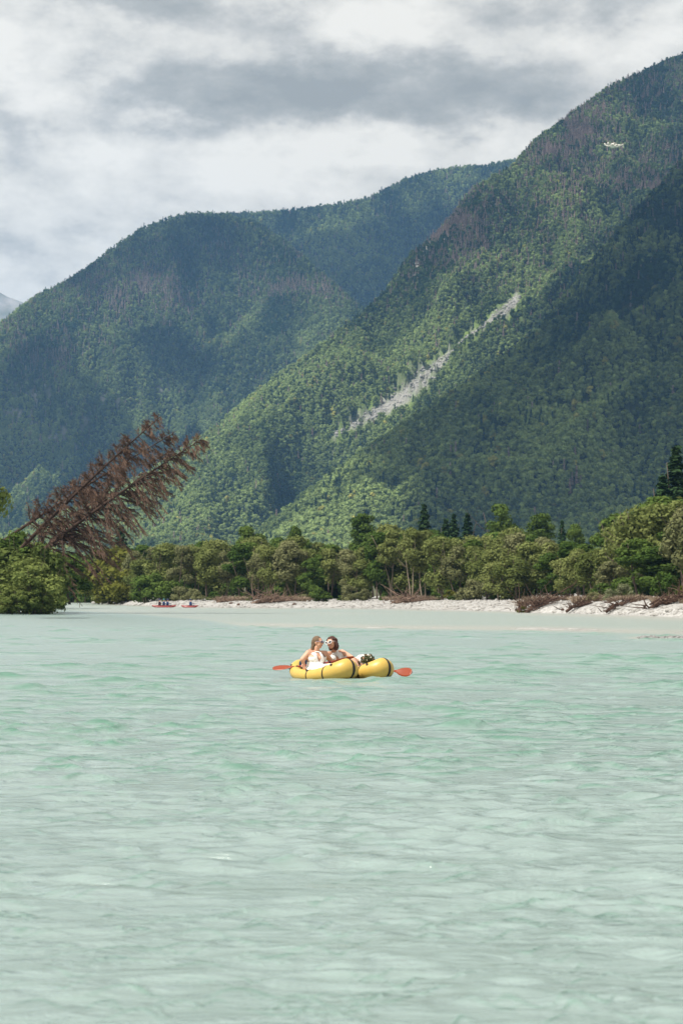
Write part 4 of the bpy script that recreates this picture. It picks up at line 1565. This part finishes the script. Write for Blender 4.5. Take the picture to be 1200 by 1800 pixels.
def hand(mb, wrist, d, n, curl, side, k=1.0, spread=.14):
    """palm with four fingers and a thumb; d = finger direction, n = palm-facing normal"""
    d, n = nrm(d), nrm(n)
    n = nrm(n - d * np.dot(n, d))
    s = np.cross(d, n) * side
    for q in (-.026, -.009, .009, .026):
        mb.cap(wrist + s * q * .7 * k, .015 * k, wrist + (d * .082 + s * q) * k, .0135 * k, 8)
    for q, L in ((-.031, .058), (-.0105, .072), (.0105, .078), (.031, .068)):
        p = wrist + (d * .082 + s * q) * k
        dd = nrm(d + s * q * spread * 20)
        for j, (fr, rr) in enumerate(((.45, .0095), (.32, .0088), (.23, .008))):
            a = curl * (j + .6)
            e = p + (dd * math.cos(a) + n * math.sin(a)) * L * fr * k
            mb.cap(p, rr * k, e, rr * .92 * k, 8)
            p = e
    p = wrist + (d * .02 + s * .026) * k
    e = p + nrm(d * .7 + s * .8 + n * .25) * .042 * k
    mb.cap(p, .014 * k, e, .0115 * k, 8)
    mb.cap(e, .0115 * k, e + nrm(d * .9 + s * .25 + n * .5) * .034 * k, .009 * k, 8)


def glasses(parent, c, fr, frame_mat, k=1.0, cat_eye=.0, w_=.031, h_=.022):
    f, s, u = fr
    root_name = 'sunglasses'
    fm, lm = MB(), []
    for e in (1, -1):
        cc = c + (f * .098 + s * e * .036 + u * .012) * k
        ff = nrm(f + s * e * .18)
        ss = nrm(s - f * e * .18)
        ring, inner = [], []
        for i in range(18):
            t = 2 * math.pi * i / 18
            x, y = math.cos(t), math.sin(t)
            up_ = cat_eye * max(0, x * e) * max(0, y + .3)
            ring.append(cc + ss * x * w_ * k * (1 + .25 * up_) + u * (y * h_ + up_ * .016) * k)
        fm.tube(ring + [ring[0]], .0062 * k, 8, False)
        V = [cc + f * .004 * k] + [cc + (p - cc) * .93 + ff * .002 for p in ring] + [cc - f * .004 * k] + [cc + (p - cc) * .93 - ff * .003 for p in ring]
        lb = MB().add(V, [[0, 1 + i, 1 + (i + 1) % 18] for i in range(18)] + [[19, 20 + (i + 1) % 18, 20 + i] for i in range(18)] + [[1 + i, 20 + i, 20 + (i + 1) % 18, 1 + (i + 1) % 18] for i in range(18)])
        lm.append(lb)
        tip = c + (f * .092 + s * e * .070 + u * (.020 + .006 * cat_eye)) * k
        fm.tube([tip, c + (f * .05 + s * e * .078 + u * .017) * k, c + (f * -.01 + s * e * .080 + u * .014) * k], .0045 * k, 6)
    fm.tube([c + (f * .104 + s * .008 + u * .014) * k, c + (f * .107 + u * .016) * k, c + (f * .104 - s * .008 + u * .014) * k], .0045 * k, 6)
    g = obj('sunglasses', fm.me('sunglasses_frame', frame_mat), parent)
    for lb in lm:
        obj('lens', lb.me('sunglasses_lens', M['lens']), g)
    return g


# --- woman in the front raft: halter dress, paddle in her hand
def woman_front():
    mb = MB()
    hip, waist, bel = Q(552, 1183, 45.28), Q(553, 1171, 45.27), Q(556, 1168, 45.18)
    chL, chR = Q(549, 1157, 45.20), Q(562, 1157, 45.29)
    shR, shL = Q(542, 1148.5, 45.18), Q(571, 1149, 45.36)
    nk0, nk1 = Q(556, 1148, 45.25), Q(557, 1138, 45.23)
    hc = Q(558.4, 1129.5, 45.24)
    elb, wr = Q(531.5, 1159.5, 45.14), Q(533.2, 1166.5, 45.16)
    torso = []
    for a, ra, b, rb in ((hip, .155, waist, .142), (waist, .142, (chL + chR) / 2, .132), (chL, .112, chR, .112), (bel, .125, waist, .13), (chL + PT * .01, .10, bel, .115)):
        torso.append((a, ra, b, rb))
    brR, brL = Q(552.5, 1157.5, 45.11), Q(562.5, 1158, 45.18)
    for a, ra, b, rb in torso:
        mb.cap(a, ra, b, rb, 16)
    for b in (brR, brL):
        mb.ell(b, .072)
    mb.cap(shR, .062, nk0, .052); mb.cap(shL, .060, nk0, .052)
    mb.cap(shR, .064, chL, .085); mb.cap(shL, .062, chR, .085)
    mb.cap(nk0, .055, nk1, .050)
    # right arm to the paddle
    mb.cap(shR, .062, elb, .049); mb.cap(elb, .047, wr, .030)
    # left arm round the other woman's waist
    e2, w2 = Q(581, 1161, 45.56), Q(592, 1164, 45.93)
    mb.cap(shL, .060, e2, .047); mb.cap(e2, .046, w2, .03)
    hand(mb, w2, HD * .2 + PT * .9 + np.array([0, 0, -.2]), -PT * .2 + HD * .9, .3, 1)
    # legs stretched forward in the raft
    kn1, kn2 = hip + HD * .43 + np.array([0, 0, .10]) - PT * .10, hip + HD * .43 + np.array([0, 0, .10]) + PT * .10
    for kn, sd in ((kn1, -1), (kn2, 1)):
        an = kn + HD * .36 + np.array([0, 0, -.20])
        mb.cap(hip + PT * .08 * sd, .105, kn, .066); mb.cap(kn, .064, an, .042); mb.cap(an, .04, an + HD * .10 + np.array([0, 0, .10]), .03)
    fr = head_frame(np.array([.93, -.36, -.02]), np.array([.26, 0, 1.0]))
    P = head(mb, hc, fr)
    # hand closed round the shaft
    hand(mb, wr, np.array([.12, -.25, -.9]), np.array([.55, -.75, .2]), .85, 1, 1.0)
    f, s, u = fr
    mouth = P(.09, 0, -.057)
    me = skin_over('woman_body', mb, .0065, M['skin'], 5, mats=[M['skin'], M['lips']], paint=lambda c: 1 if np.linalg.norm((c - mouth) * np.array([1, 1, 1.6])) < .024 else 0)
    o = obj('person', me)
    props(o, 'woman in a white halter dress holding the paddle, face in profile towards the other woman', 'person')
    # dress
    mb = MB()
    g = .013
    for a, ra, b, rb in torso:
        mb.cap(a, ra + g, b, rb + g, 16)
    for b in (brR, brL):
        mb.ell(b, .072 + g)
    for kn, sd in ((kn1, -1), (kn2, 1)):
        mb.cap(hip + PT * .08 * sd, .105 + .03, kn, .09)
        mb.cap(kn, .09, kn + HD * .2 + np.array([0, 0, -.12]), .075)
    mb.cap(kn1, .08, kn2, .08)
    for b, e in ((brR, -1), (brL, 1)):                                # halter straps
        mb.cap(b + np.array([0, 0, .045]) - HD * -.03, .045, nk0 + PT * .035 * e + HD * .035 + np.array([0, 0, .02]), .016)
    ctr = (brR + brL) / 2

    def cut(c):
        d = c - ctr
        lat, fwd, z = np.dot(d, PT), np.dot(d, HD), d[2]
        if fwd > -.06 and z > -.055 and abs(lat) < .012 + .40 * (z + .055) and z < .12 and abs(lat) < .042:
            return True                                               # deep V
        if fwd < -.05 and z > -.06 + (.08 if abs(lat) > 1 else 0):
            return True                                               # open back
        if abs(lat) > .105 and z > .035:
            return True
        return False
    obj('dress', skin_over('halter_dress', mb, .0085, M['white_dress'], 5, .004, cut), o)
    mb = MB()
    mb.tube([nk0 + PT * .05 + HD * .02 + np.array([0, 0, .035]), nk0 + PT * .075 + HD * .07 + np.array([0, 0, -.01]), brL + PT * .055 + np.array([0, 0, .08]) + HD * .035, brL + PT * .075 + np.array([0, 0, .03]) + HD * .05], .007, 6)
    obj('strap', mb.me('dark_cord', M['black']), o)
    # hair drawn back behind the ear and falling down the back
    mb = MB()
    R = np.stack([f, s, u], 1)
    mb.ell(P(-.020, 0, .030), np.array([.098, .083, .092]), R, 20, 12)
    mb.ell(P(-.055, 0, -.005), np.array([.066, .074, .085]), R, 16, 10)
    mb.cap(P(-.075, .01, -.03), .052, P(-.085, .015, -.12), .040)
    mb.cap(P(-.085, .015, -.12), .040, P(-.10, .03, -.20), .022)
    hairline = lambda c: (np.dot(c - hc, f) > .052 - .02 * np.dot(c - hc, u) / .1 and np.dot(c - hc, u) < .088) or (np.dot(c - hc, f) > .004 and np.dot(c - hc, u) < .018) or (np.dot(c - hc, f) > -.03 and np.dot(c - hc, u) < -.028)
    obj('hair', skin_over('hair_back', mb, .0065, M['hair_blond'], 3, .007, hairline), o)
    glasses(o, hc, fr, M['lavender'], 1.0, .5, .030, .020)
    return o


def woman_back():
    mb = MB()
    hip, waist = Q(605, 1178, 45.83), Q(601, 1168, 45.82)
    chL, chR = Q(583, 1157, 45.72), Q(597, 1156.5, 45.82)
    shR, shL = Q(576.5, 1150, 45.66), Q(601, 1146.5, 45.86)
    nk0, nk1 = Q(588.5, 1148, 45.77), Q(586, 1138.5, 45.72)
    hc = Q(582.4, 1130, 45.6)
    torso = [(hip, .150, waist, .125), (waist, .125, (chL + chR) / 2, .115), (chL, .100, chR, .100), (waist - PT * .04, .11, chL, .095)]
    for a, ra, b, rb in torso:
        mb.cap(a, ra, b, rb, 16)
    brR, brL = Q(585, 1158, 45.62), Q(594, 1158, 45.68)
    for b in (brR, brL):
        mb.ell(b, .060)
    mb.cap(shR, .055, nk0, .048); mb.cap(shL, .055, nk0, .048)
    mb.cap(shR, .055, chL, .08); mb.cap(shL, .055, chR, .08)
    mb.cap(nk0, .050, nk1, .046)
    # right arm behind the other woman's back, hand on her shoulder
    e1, w1 = Q(561, 1153, 45.56), Q(547.5, 1141.5, 45.33)
    mb.cap(shR, .053, e1, .043); mb.cap(e1, .042, w1, .028)
    hand(mb, w1, np.array([.10, -.95, -.12]), np.array([-.15, -.1, -1.0]), .42, -1, .98, .18)
    # left arm stretched to her knee
    hip_l, hip_r = hip + PT * .08, hip - PT * .08
    kn1, kn2 = Q(621.5, 1160.5, 45.37), Q(634, 1158.5, 45.50)
    e2, w2 = Q(611.5, 1151.5, 45.70), Q(620.5, 1156, 45.48)
    mb.cap(shL, .055, e2, .042); mb.cap(e2, .041, w2, .028)
    hand(mb, w2, np.array([.55, -.65, -.25]), np.array([0, -.25, -1.0]), .3, 1, 1.0)
    for h_, kn in ((hip_r, kn1), (hip_l, kn2)):
        an = kn + HD * .22 + np.array([0, 0, -.25])
        mb.cap(h_, .098, kn, .062); mb.cap(kn, .060, an, .040); mb.cap(an, .038, an + HD * .11 + np.array([0, 0, .05]), .03)
    fr = head_frame(np.array([-.55, -.83, -.06]), np.array([-.27, 0, 1.0]))
    P = head(mb, hc, fr)
    f, s, u = fr
    mouth = P(.09, 0, -.057)
    me = skin_over('woman_body', mb, .0065, M['skin'], 5, mats=[M['skin'], M['lips']], paint=lambda c: 1 if np.linalg.norm((c - mouth) * np.array([1, 1, 1.4])) < .028 else 0)
    o = obj('person', me)
    props(o, 'smiling woman in white lace and white cat-eye sunglasses with her arm round the other', 'person')
    mb = MB()
    mb.ell(P(.089, 0, -.0575), np.array([.008, .017, .004]), np.stack([f, s, u], 1), 10, 6)
    obj('teeth', mb.me('teeth', M['white_plastic']), o)
    mb = MB()
    g = .013
    for a, ra, b, rb in torso:
        mb.cap(a, ra + g, b, rb + g, 16)
    for b in (brR, brL):
        mb.ell(b, .060 + g)
    mb.cap(shR, .02, nk0 + np.array([0, 0, .01]), .058); mb.cap(shL, .02, nk0 + np.array([0, 0, .01]), .058)
    mb.cap(nk0, .06, nk0 + np.array([-.01, 0, .035]), .056)
    mb.cap(chL, .09, nk0, .06); mb.cap(chR, .09, nk0, .06)
    for h_, kn in ((hip_r, kn1), (hip_l, kn2)):
        mb.cap(h_, .13, h_ * .25 + kn * .75 + np.array([0, 0, .02]), .085)
    mb.cap(kn2, .085, kn2 + HD * .17 + PT * .02 + np.array([0, 0, -.05]), .075)
    mb.cap(kn2 + PT * .05, .09, kn2 + PT * .12 + HD * .10 + np.array([0, 0, .0]), .06)
    ctr = (brR + brL) / 2

    def cut(c):
        d = c - ctr
        lat, fwd, z = np.dot(d, PT), np.dot(d, HD), d[2]
        if fwd > -.02 and abs(z + .005) < .068 and abs(lat - .005) < .030 * math.sqrt(max(0, 1 - ((z + .005) / .068) ** 2)):
            return True                                               # keyhole
        if fwd < -.07 and -.12 < z < .06:
            return True
        return False
    obj('dress', skin_over('lace_dress', mb, .0085, M['lace'], 5, .006, cut), o)
    mb = MB()
    R = np.stack([f, s, u], 1)
    mb.ell(P(-.022, 0, .034), np.array([.104, .092, .094]), R, 20, 12)
    r = np.random.RandomState(6)
    for i in range(46):                                               # loose curls, fuller on her left side
        a = r.uniform(-1, 1); e = -1 if r.rand() < .66 else 1
        q = P(-.035 - .045 * r.rand(), e * (.055 + .032 * r.rand()), .05 - .16 * r.rand())
        mb.ell(q, r.uniform(.018, .034), None, 8, 6)
    mb.cap(P(-.06, 0, 0), .08, P(-.07, -.03, -.10), .055)
    mb.cap(P(-.02, -.078, .0), .032, P(-.025, -.085, -.095), .024)
    mb.cap(P(-.03, .075, .0), .026, P(-.035, .075, -.06), .018)
    hairline = lambda c: (np.dot(c - hc, f) > .050 and np.dot(c - hc, u) < .078) or (np.dot(c - hc, f) > .012 and np.dot(c - hc, u) < .035) or (np.dot(c - hc, f) > .0 and np.dot(c - hc, u) < -.0 and abs(np.dot(c - hc, s)) < .062)
    obj('hair', skin_over('curly_hair', mb, .0065, M['hair_red'], 2, .010, hairline), o)
    glasses(o, hc, fr, M['white_plastic'], 1.05, 1.0, .031, .021)
    return o


woman_front()
woman_back()


# ------------------------------------------------------------------ paddles


def paddle(A, B, label, turn=(90, 20)):
    """two-bladed paddle from tip A to tip B"""
    A, B = np.asarray(A), np.asarray(B)
    L = np.linalg.norm(B - A); d = (B - A) / L
    root = empty('paddle', (A + B) / 2)
    props(root, label, 'paddle', 'red kayak paddles')
    mb = MB().tube([-d * (L / 2 - .30), d * 0, d * (L / 2 - .30)], .0165, 10)
    obj('shaft', mb.me('paddle_shaft', M['shaft']), root)
    for e, ang in ((-1, turn[0]), (1, turn[1])):
        dd = d * e
        s0 = np.cross(dd, [0, 0, 1.0]); s0 /= np.linalg.norm(s0); u0 = np.cross(s0, dd)
        a = math.radians(ang)
        s = s0 * math.cos(a) + u0 * math.sin(a); nn = np.cross(s, dd)
        st = [(0, .018), (.06, .030), (.14, .068), (.24, .092), (.34, .090), (.40, .066), (.43, .030)]
        V, k = [], 7
        for (x, w_) in st:
            for j in range(k):
                t = -1 + 2 * j / (k - 1)
                th = .010 * (1 - t * t) + .003 + (.008 if x < .1 else 0) * (1 - t * t)
                base = dd * (L / 2 - .43 + x) + s * w_ * t + nn * (.030 * (x / .43) ** 2 + .012 * t * t - (x < .1) * 0)
                V.append(base + nn * th)
            for j in range(k):
                t = -1 + 2 * j / (k - 1)
                th = .010 * (1 - t * t) + .003 + (.008 if x < .1 else 0) * (1 - t * t)
                base = dd * (L / 2 - .43 + x) + s * w_ * t + nn * (.030 * (x / .43) ** 2 + .012 * t * t)
                V.append(base - nn * th * .6)
        fs = []
        for i in range(len(st) - 1):
            o0, o1 = i * 2 * k, (i + 1) * 2 * k
            for j in range(k - 1):
                fs.append([o0 + j, o1 + j, o1 + j + 1, o0 + j + 1]); fs.append([o0 + k + j, o0 + k + j + 1, o1 + k + j + 1, o1 + k + j])
            fs.append([o0, o0 + k, o1 + k, o1]); fs.append([o0 + k - 1, o1 + k - 1, o1 + 2 * k - 1, o0 + 2 * k - 1])
        fs.append([j for j in range(k)] + [k + j for j in range(k)][::-1])
        o1 = (len(st) - 1) * 2 * k
        fs.append([o1 + j for j in range(k)][::-1] + [o1 + k + j for j in range(k)])
        obj('blade', mesh('paddle_blade', np.array(V), fs, M['blade'], True), root)
        mb = MB().tube([dd * (L / 2 - .50), dd * (L / 2 - .47)], .024, 10)
        obj('drip_ring', mb.me('paddle_drip_ring', M['grip']), root)
    return root


paddle(Q(480.5, 1177.5, 45.55), Q(622, 1158, 44.95), 'red paddle lying across the lap of the woman in the halter dress', (28, 12))
paddle(Q(725, 1184, 45.1), Q(590, 1166, 46.25), 'red paddle with its orange blade dipping in the water right of the rafts', (-62, 80))


# ------------------------------------------------------------------ bouquet
def bouquet():
    r = np.random.RandomState(9)
    c = Q(646, 1159.5, 45.1)
    root = empty('bouquet', c)
    props(root, 'round bridal bouquet of white, peach and dark red flowers resting in the back raft', 'bouquet')
    n = 620
    d = r.normal(size=(n, 3)); d /= np.linalg.norm(d, axis=1, keepdims=True)
    V, Fq = leaf_quads(d * .088 * r.uniform(.5, 1.32, (n, 1)) * np.array([1.15, 1.15, .95]), d + r.normal(size=d.shape) * .5, .024, r)
    m = foliage('bouquet_leaves', (.045, .06, .03), (.19, .20, .12), .2)
    obj('leaves', mesh('bouquet_leaves', V, Fq, m, False, {'tint': ('FACE', r.rand(n))}), root)
    cols = [plain('white_petals', (.78, .74, .66), .7), plain('peach_petals', (.62, .33, .22), .7), plain('dark_red_petals', (.20, .035, .035), .7)]
    ms = []
    for k in range(3):
        mb = MB()
        for ly in range(3):
            for i in range(6):
                a = i * 1.047 + ly * .5; rr = .020 - .005 * ly
                t = np.array([math.cos(a), math.sin(a), 0])
                mb.ell(t * rr * .62 + np.array([0, 0, .004 + .006 * ly]), (.011, .011, .006), None, 6, 4)
        mb.ell((0, 0, .016), .009, None, 8, 5)
        ms.append(mb.me('bouquet_flower', cols[k]))
    for i in range(26):
        t = r.normal(size=3); t[1] -= .7; t[2] += .45; t = nrm(t)
        o = obj('flower', ms[(0, 1, 0, 0, 1, 2, 0)[i % 7]], root, t * .098 * np.array([1.12, 1.12, .95]), Vector(t).to_track_quat('Z', 'Y').to_euler(), r.uniform(.5, .85))
    mb = MB()
    for i in range(14):
        a = i * .45
        mb.tube([(0, 0, 0), (.05 * math.cos(a) * .3 - .03, .012 * math.sin(a) + .02, -.09), (.022 * math.cos(a) - .07, .022 * math.sin(a) + .05, -.15)], .004, 5)
    obj('stems', mb.me('bouquet_stems', plain('green_stems', (.06, .10, .03), .7)), root)


bouquet()


# ------------------------------------------------------------------ drone
def drone():
    c = Q(1077.5, 256, 41.0)
    root = empty('drone', c, (0, math.radians(2), math.radians(14)))
    props(root, 'small pale grey quadcopter drone hovering in front of the wooded slope', 'drone')
    g = plain('pale_drone_plastic', (.52, .52, .49), .4, .5, .05, 40)
    dk = plain('dark_drone_plastic', (.03, .03, .035), .45, .4, .1, 40)
    mb = MB()
    st = [(-.085, .028, .022), (-.06, .042, .032), (0, .046, .036), (.06, .042, .034), (.09, .026, .020)]
    V, k = [], 14
    for y, wx, hz in st:
        for j in range(k):
            t = 6.2832 * j / k
            sx, sz_ = math.cos(t), math.sin(t)
            V.append([wx * math.copysign(abs(sx) ** .6, sx), y, hz * math.copysign(abs(sz_) ** .6, sz_) + .008])
    fs = [[i * k + j, i * k + (j + 1) % k, (i + 1) * k + (j + 1) % k, (i + 1) * k + j] for i in range(4) for j in range(k)] + [list(range(k)), [4 * k + j for j in range(k)][::-1]]
    mb.add(V, fs)
    obj('body', mb.me('drone_body', g), root)
    mb = MB().box((0, .01, .049), (.055, .10, .010))
    obj('battery', mb.me('drone_battery', dk), root)
    mb = MB(); mb.ell((0, -.095, -.018), (.020, .018, .018)); mb.cap((0, -.105, -.018), .011, (0, -.118, -.018), .010, 10)
    gb = obj('camera', mb.me('drone_camera', g), root)
    mb = MB(); mb.ell((0, -.124, -.018), (.009, .006, .009), None, 10, 6)
    obj('lens', mb.me('drone_lens', M['lens']), gb)
    for sx in (-1, 1):
        for sy in (-1, 1):
            e = np.array([sx * .132, sy * .085 - .01, .004 if sy < 0 else .022])
            mb = MB().tube([(sx * .035, sy * .05, .004), (sx * .08, sy * .068, -.004), e], [.016, .012, .012], 8)
            arm = obj('arm', mb.me('drone_arm', g), root)
            mb = MB().tube([e + np.array([0, 0, -.012]), e + np.array([0, 0, .022])], .014, 12)
            obj('motor', mb.me('drone_motor', g), arm)
            if sy < 0:
                mb = MB().tube([e, e + np.array([sx * .006, 0, -.055])], [.010, .006], 8)
                obj('leg', mb.me('drone_leg', g), arm)
            mb = MB()
            a = .5 + sx * .9 + sy * .5
            for q in (0, math.pi):
                t = np.array([math.cos(a + q), math.sin(a + q), 0]); s = np.array([-t[1], t[0], .25])
                h = e + np.array([0, 0, .026])
                top = [h + t * .008 - s * .004, h + t * .03 - s * .012, h + t * .068 - s * .006, h + t * .068 + s * .004, h + t * .03 + s * .010, h + t * .008 + s * .004]
                mb.add(np.array(top + [p - np.array([0, 0, .002]) for p in top]), [[0, 1, 2, 3, 4, 5], [11, 10, 9, 8, 7, 6]] + [[i, (i + 1) % 6, 6 + (i + 1) % 6, 6 + i] for i in range(6)])
            obj('propeller', mb.me('drone_propeller', dk, False), arm)


drone()


# ------------------------------------------------------------------ kayaks far off, with their paddlers
M['kayak_red'] = plain('red_kayak_plastic', (.24, .042, .036), .4, .5, .1, 3)
M['vest_blue'] = plain('blue_life_vest', (.020, .050, .14), .8, .2, .2, 10)
M['vest_dark'] = plain('dark_plum_jacket', (.030, .014, .022), .8, .2, .2, 10)
M['helmet'] = plain('teal_helmet', (.05, .16, .20), .4, .4, .1, 10)
M['helmet_dark'] = plain('dark_blue_helmet', (.02, .03, .09), .4, .4, .1, 10)


def kayak(px, py, D, L, yaw, label, nseat):
    p = Q(px, py, D); p[2] = 0
    root = empty('kayak', p, (0, 0, yaw))
    props(root, label, 'kayak', 'red kayaks by the gravel bar')
    n, k = 26, 14
    V = []
    for i in range(n):
        t = -1 + 2 * i / (n - 1)
        w_ = .37 * (1 - abs(t) ** 2.3) + .012
        up = .16 * abs(t) ** 3
        for j in range(k):
            a = 6.2832 * j / k
            z = math.sin(a)
            V.append([t * L / 2, w_ * math.cos(a), up + (.20 if z > 0 else .14) * z * (1 - .6 * abs(t) ** 3) + .04])
    fs = [[i * k + j, i * k + (j + 1) % k, (i + 1) * k + (j + 1) % k, (i + 1) * k + j] for i in range(n - 1) for j in range(k)] + [list(range(k)), [(n - 1) * k + j for j in range(k)][::-1]]
    obj('hull', mesh('kayak_hull', V, fs, M['kayak_red'], True), root)
    for sx in nseat:
        mb = MB()
        ring = [np.array([sx + .30 * math.cos(6.2832 * i / 16), .22 * math.sin(6.2832 * i / 16), .235]) for i in range(17)]
        mb.tube(ring, .025, 6, False)
        obj('cockpit_rim', mb.me('kayak_rim', M['black']), root)
    return root


def paddler(kp, yaw, sx, vest, helm, label, seed):
    r = np.random.RandomState(seed)
    ca, sa = math.cos(yaw), math.sin(yaw)
    T = lambda x, y, z: np.array([kp[0] + (sx + x) * ca - y * sa, kp[1] + (sx + x) * sa + y * ca, z])
    mb = MB()
    mb.cap(T(0, 0, .18), .15, T(.02, 0, .36), .14)
    mb.cap(T(.02, -.10, .56), .10, T(.02, .10, .56), .10)
    mb.cap(T(.02, 0, .36), .14, T(.02, 0, .56), .13)
    mb.cap(T(.03, 0, .62), .055, T(.04, 0, .74), .05)
    mb.ell(T(.05, 0, .82), (.09, .08, .115))
    for e in (-1, 1):
        mb.cap(T(.02, .17 * e, .58), .06, T(.18, .26 * e, .38), .048)
        mb.cap(T(.18, .26 * e, .38), .045, T(.38, .16 * e, .42), .035)
        mb.ell(T(.41, .15 * e, .42), .042)
        mb.cap(T(0, .10 * e, .16), .09, T(.42, .12 * e, .22), .065)
    neck = .66
    me = skin_over('paddler_body', mb, .022, vest, 3, mats=[vest, M['skin']], paint=lambda c: 1 if c[2] > neck else 0)
    o = obj('person', me)
    props(o, label, 'person', 'paddlers in the red kayaks')
    mb = MB(); mb.ell(T(.035, 0, .86), (.115, .105, .10), None, 12, 8)
    obj('helmet', mb.me('paddler_helmet', helm), o)
    return o


kp = Q(288.5, 0, 264); kp[2] = 0
kayak(288.5, 0, 264, 2.65, .05, 'longer red kayak carrying three paddlers', (-.42, .05, .5))
kayak(333.5, 0, 262, 1.8, -.06, 'short red kayak with a single paddler', (.08,))
paddler(kp, .05, -.50, M['vest_dark'], M['helmet_dark'], 'paddler in a dark plum jacket at the left of the three in the long kayak', 1)
paddler(kp, .05, -.04, M['vest_blue'], M['helmet'], 'paddler in blue with a teal helmet in the middle of the long kayak', 2)
paddler(kp, .05, .36, M['vest_blue'], M['helmet_dark'], 'paddler in blue at the right of the three in the long kayak', 3)
kq = Q(333.5, 0, 262); kq[2] = 0
paddler(kq, -.06, .08, M['vest_blue'], M['helmet_dark'], 'lone paddler in blue sitting in the short red kayak', 4)
# ------------------------------------------------------------------ clouds whose shadows lie on the slopes, and the air


def cloud_bank(label, lumps, zc, seed, mat=None):
    """cumulus made of billows; each lump (px, py, D, r): the point on the land that it shades"""
    r = np.random.RandomState(seed)
    mb = MB()
    for px, py, D, rad in lumps:
        P = Q(px, py, D)
        t = (zc - P[2]) / SUN.z
        c = P + np.array(SUN) * t
        mb.ell(c, (rad, rad, rad * .42), None, 20, 12)
        for k in range(6):
            a = r.uniform(0, 6.28); q = rad * r.uniform(.4, .75); rr = rad * r.uniform(.22, .42)
            mb.ell(c + np.array([q * math.cos(a), q * math.sin(a), rad * r.uniform(-.05, .3)]), (rr, rr, rr * .7), None, 14, 9)
    V = np.concatenate(mb.v)
    dsp = np.stack([fbm(V[:, 0] / 60, V[:, 1] / 60 + V[:, 2] / 50, seed + q, 4) for q in range(3)], 1)
    mb.v = [V + dsp * 22]
    o = obj('cloud', mb.me('cloud', mat or CLOUD))
    props(o, label, kind='stuff')


m, n, out = material('cloud')
d = n.new('ShaderNodeBsdfDiffuse'); d.inputs[0].default_value = (.9, .9, .9, 1)
t = n.new('ShaderNodeBsdfTranslucent'); t.inputs[0].default_value = (.93, .93, .93, 1)
mx = n.new('ShaderNodeMixShader'); mx.inputs[0].default_value = .7
n.put(mx.inputs[1], d.outputs[0]); n.put(mx.inputs[2], t.outputs[0]); n.put(out.inputs[0], mx.outputs[0])
CLOUD = m
cloud_bank('cloud high over the near spur, shading it', [(1180, 430, 2650, 183), (1110, 540, 2500, 158), (1030, 640, 2400, 158), (1150, 660, 2400, 183), (930, 700, 2330, 128), (1060, 780, 2200, 170), (1190, 800, 2150, 183), (940, 790, 2180, 122), (840, 752, 2210, 85), (770, 790, 2180, 75), (1000, 880, 1950, 134), (1130, 900, 1900, 183), (1220, 560, 2500, 158), (705, 835, 2080, 61), (980, 600, 2420, 60), (900, 690, 2330, 80), (860, 800, 2150, 90), (950, 880, 2000, 110), (1060, 700, 2300, 130), (790, 850, 2080, 60)], 1500, 3)
cloud_bank('cloud high over the back ridge, shading it', [(620, 420, 5500, 260), (740, 380, 5600, 260), (860, 340, 5700, 230), (700, 440, 5400, 180), (500, 372, 5600, 110), (370, 405, 4560, 75), (260, 425, 4500, 75), (170, 500, 4450, 70)], 2100, 5)
cloud_bank('cloud high over the foot of the rounded mountain', [(60, 760, 3950, 170), (190, 760, 3900, 150), (-60, 680, 4050, 170), (130, 690, 4000, 120), (60, 620, 4200, 90), (290, 590, 4250, 60)], 2000, 7)

m, n, out = material('haze')
v = n.new('ShaderNodeVolumePrincipled')
v.inputs['Color'].default_value = (.28, .56, 1.0, 1)
v.inputs['Density'].default_value = 5.2e-5
v.inputs['Anisotropy'].default_value = .1
n.put(out.inputs[1], v.outputs[0])
mb = MB()
x0, x1, y0, y1, z0, z1 = -7000, 7000, -420, 11200, -3.6, 1150
mb.box(((x0 + x1) / 2, (y0 + y1) / 2, (z0 + z1) / 2), (x1 - x0, y1 - y0, z1 - z0))
o = obj('haze', mb.me('haze', m, False))
o['kind'] = 'stuff'
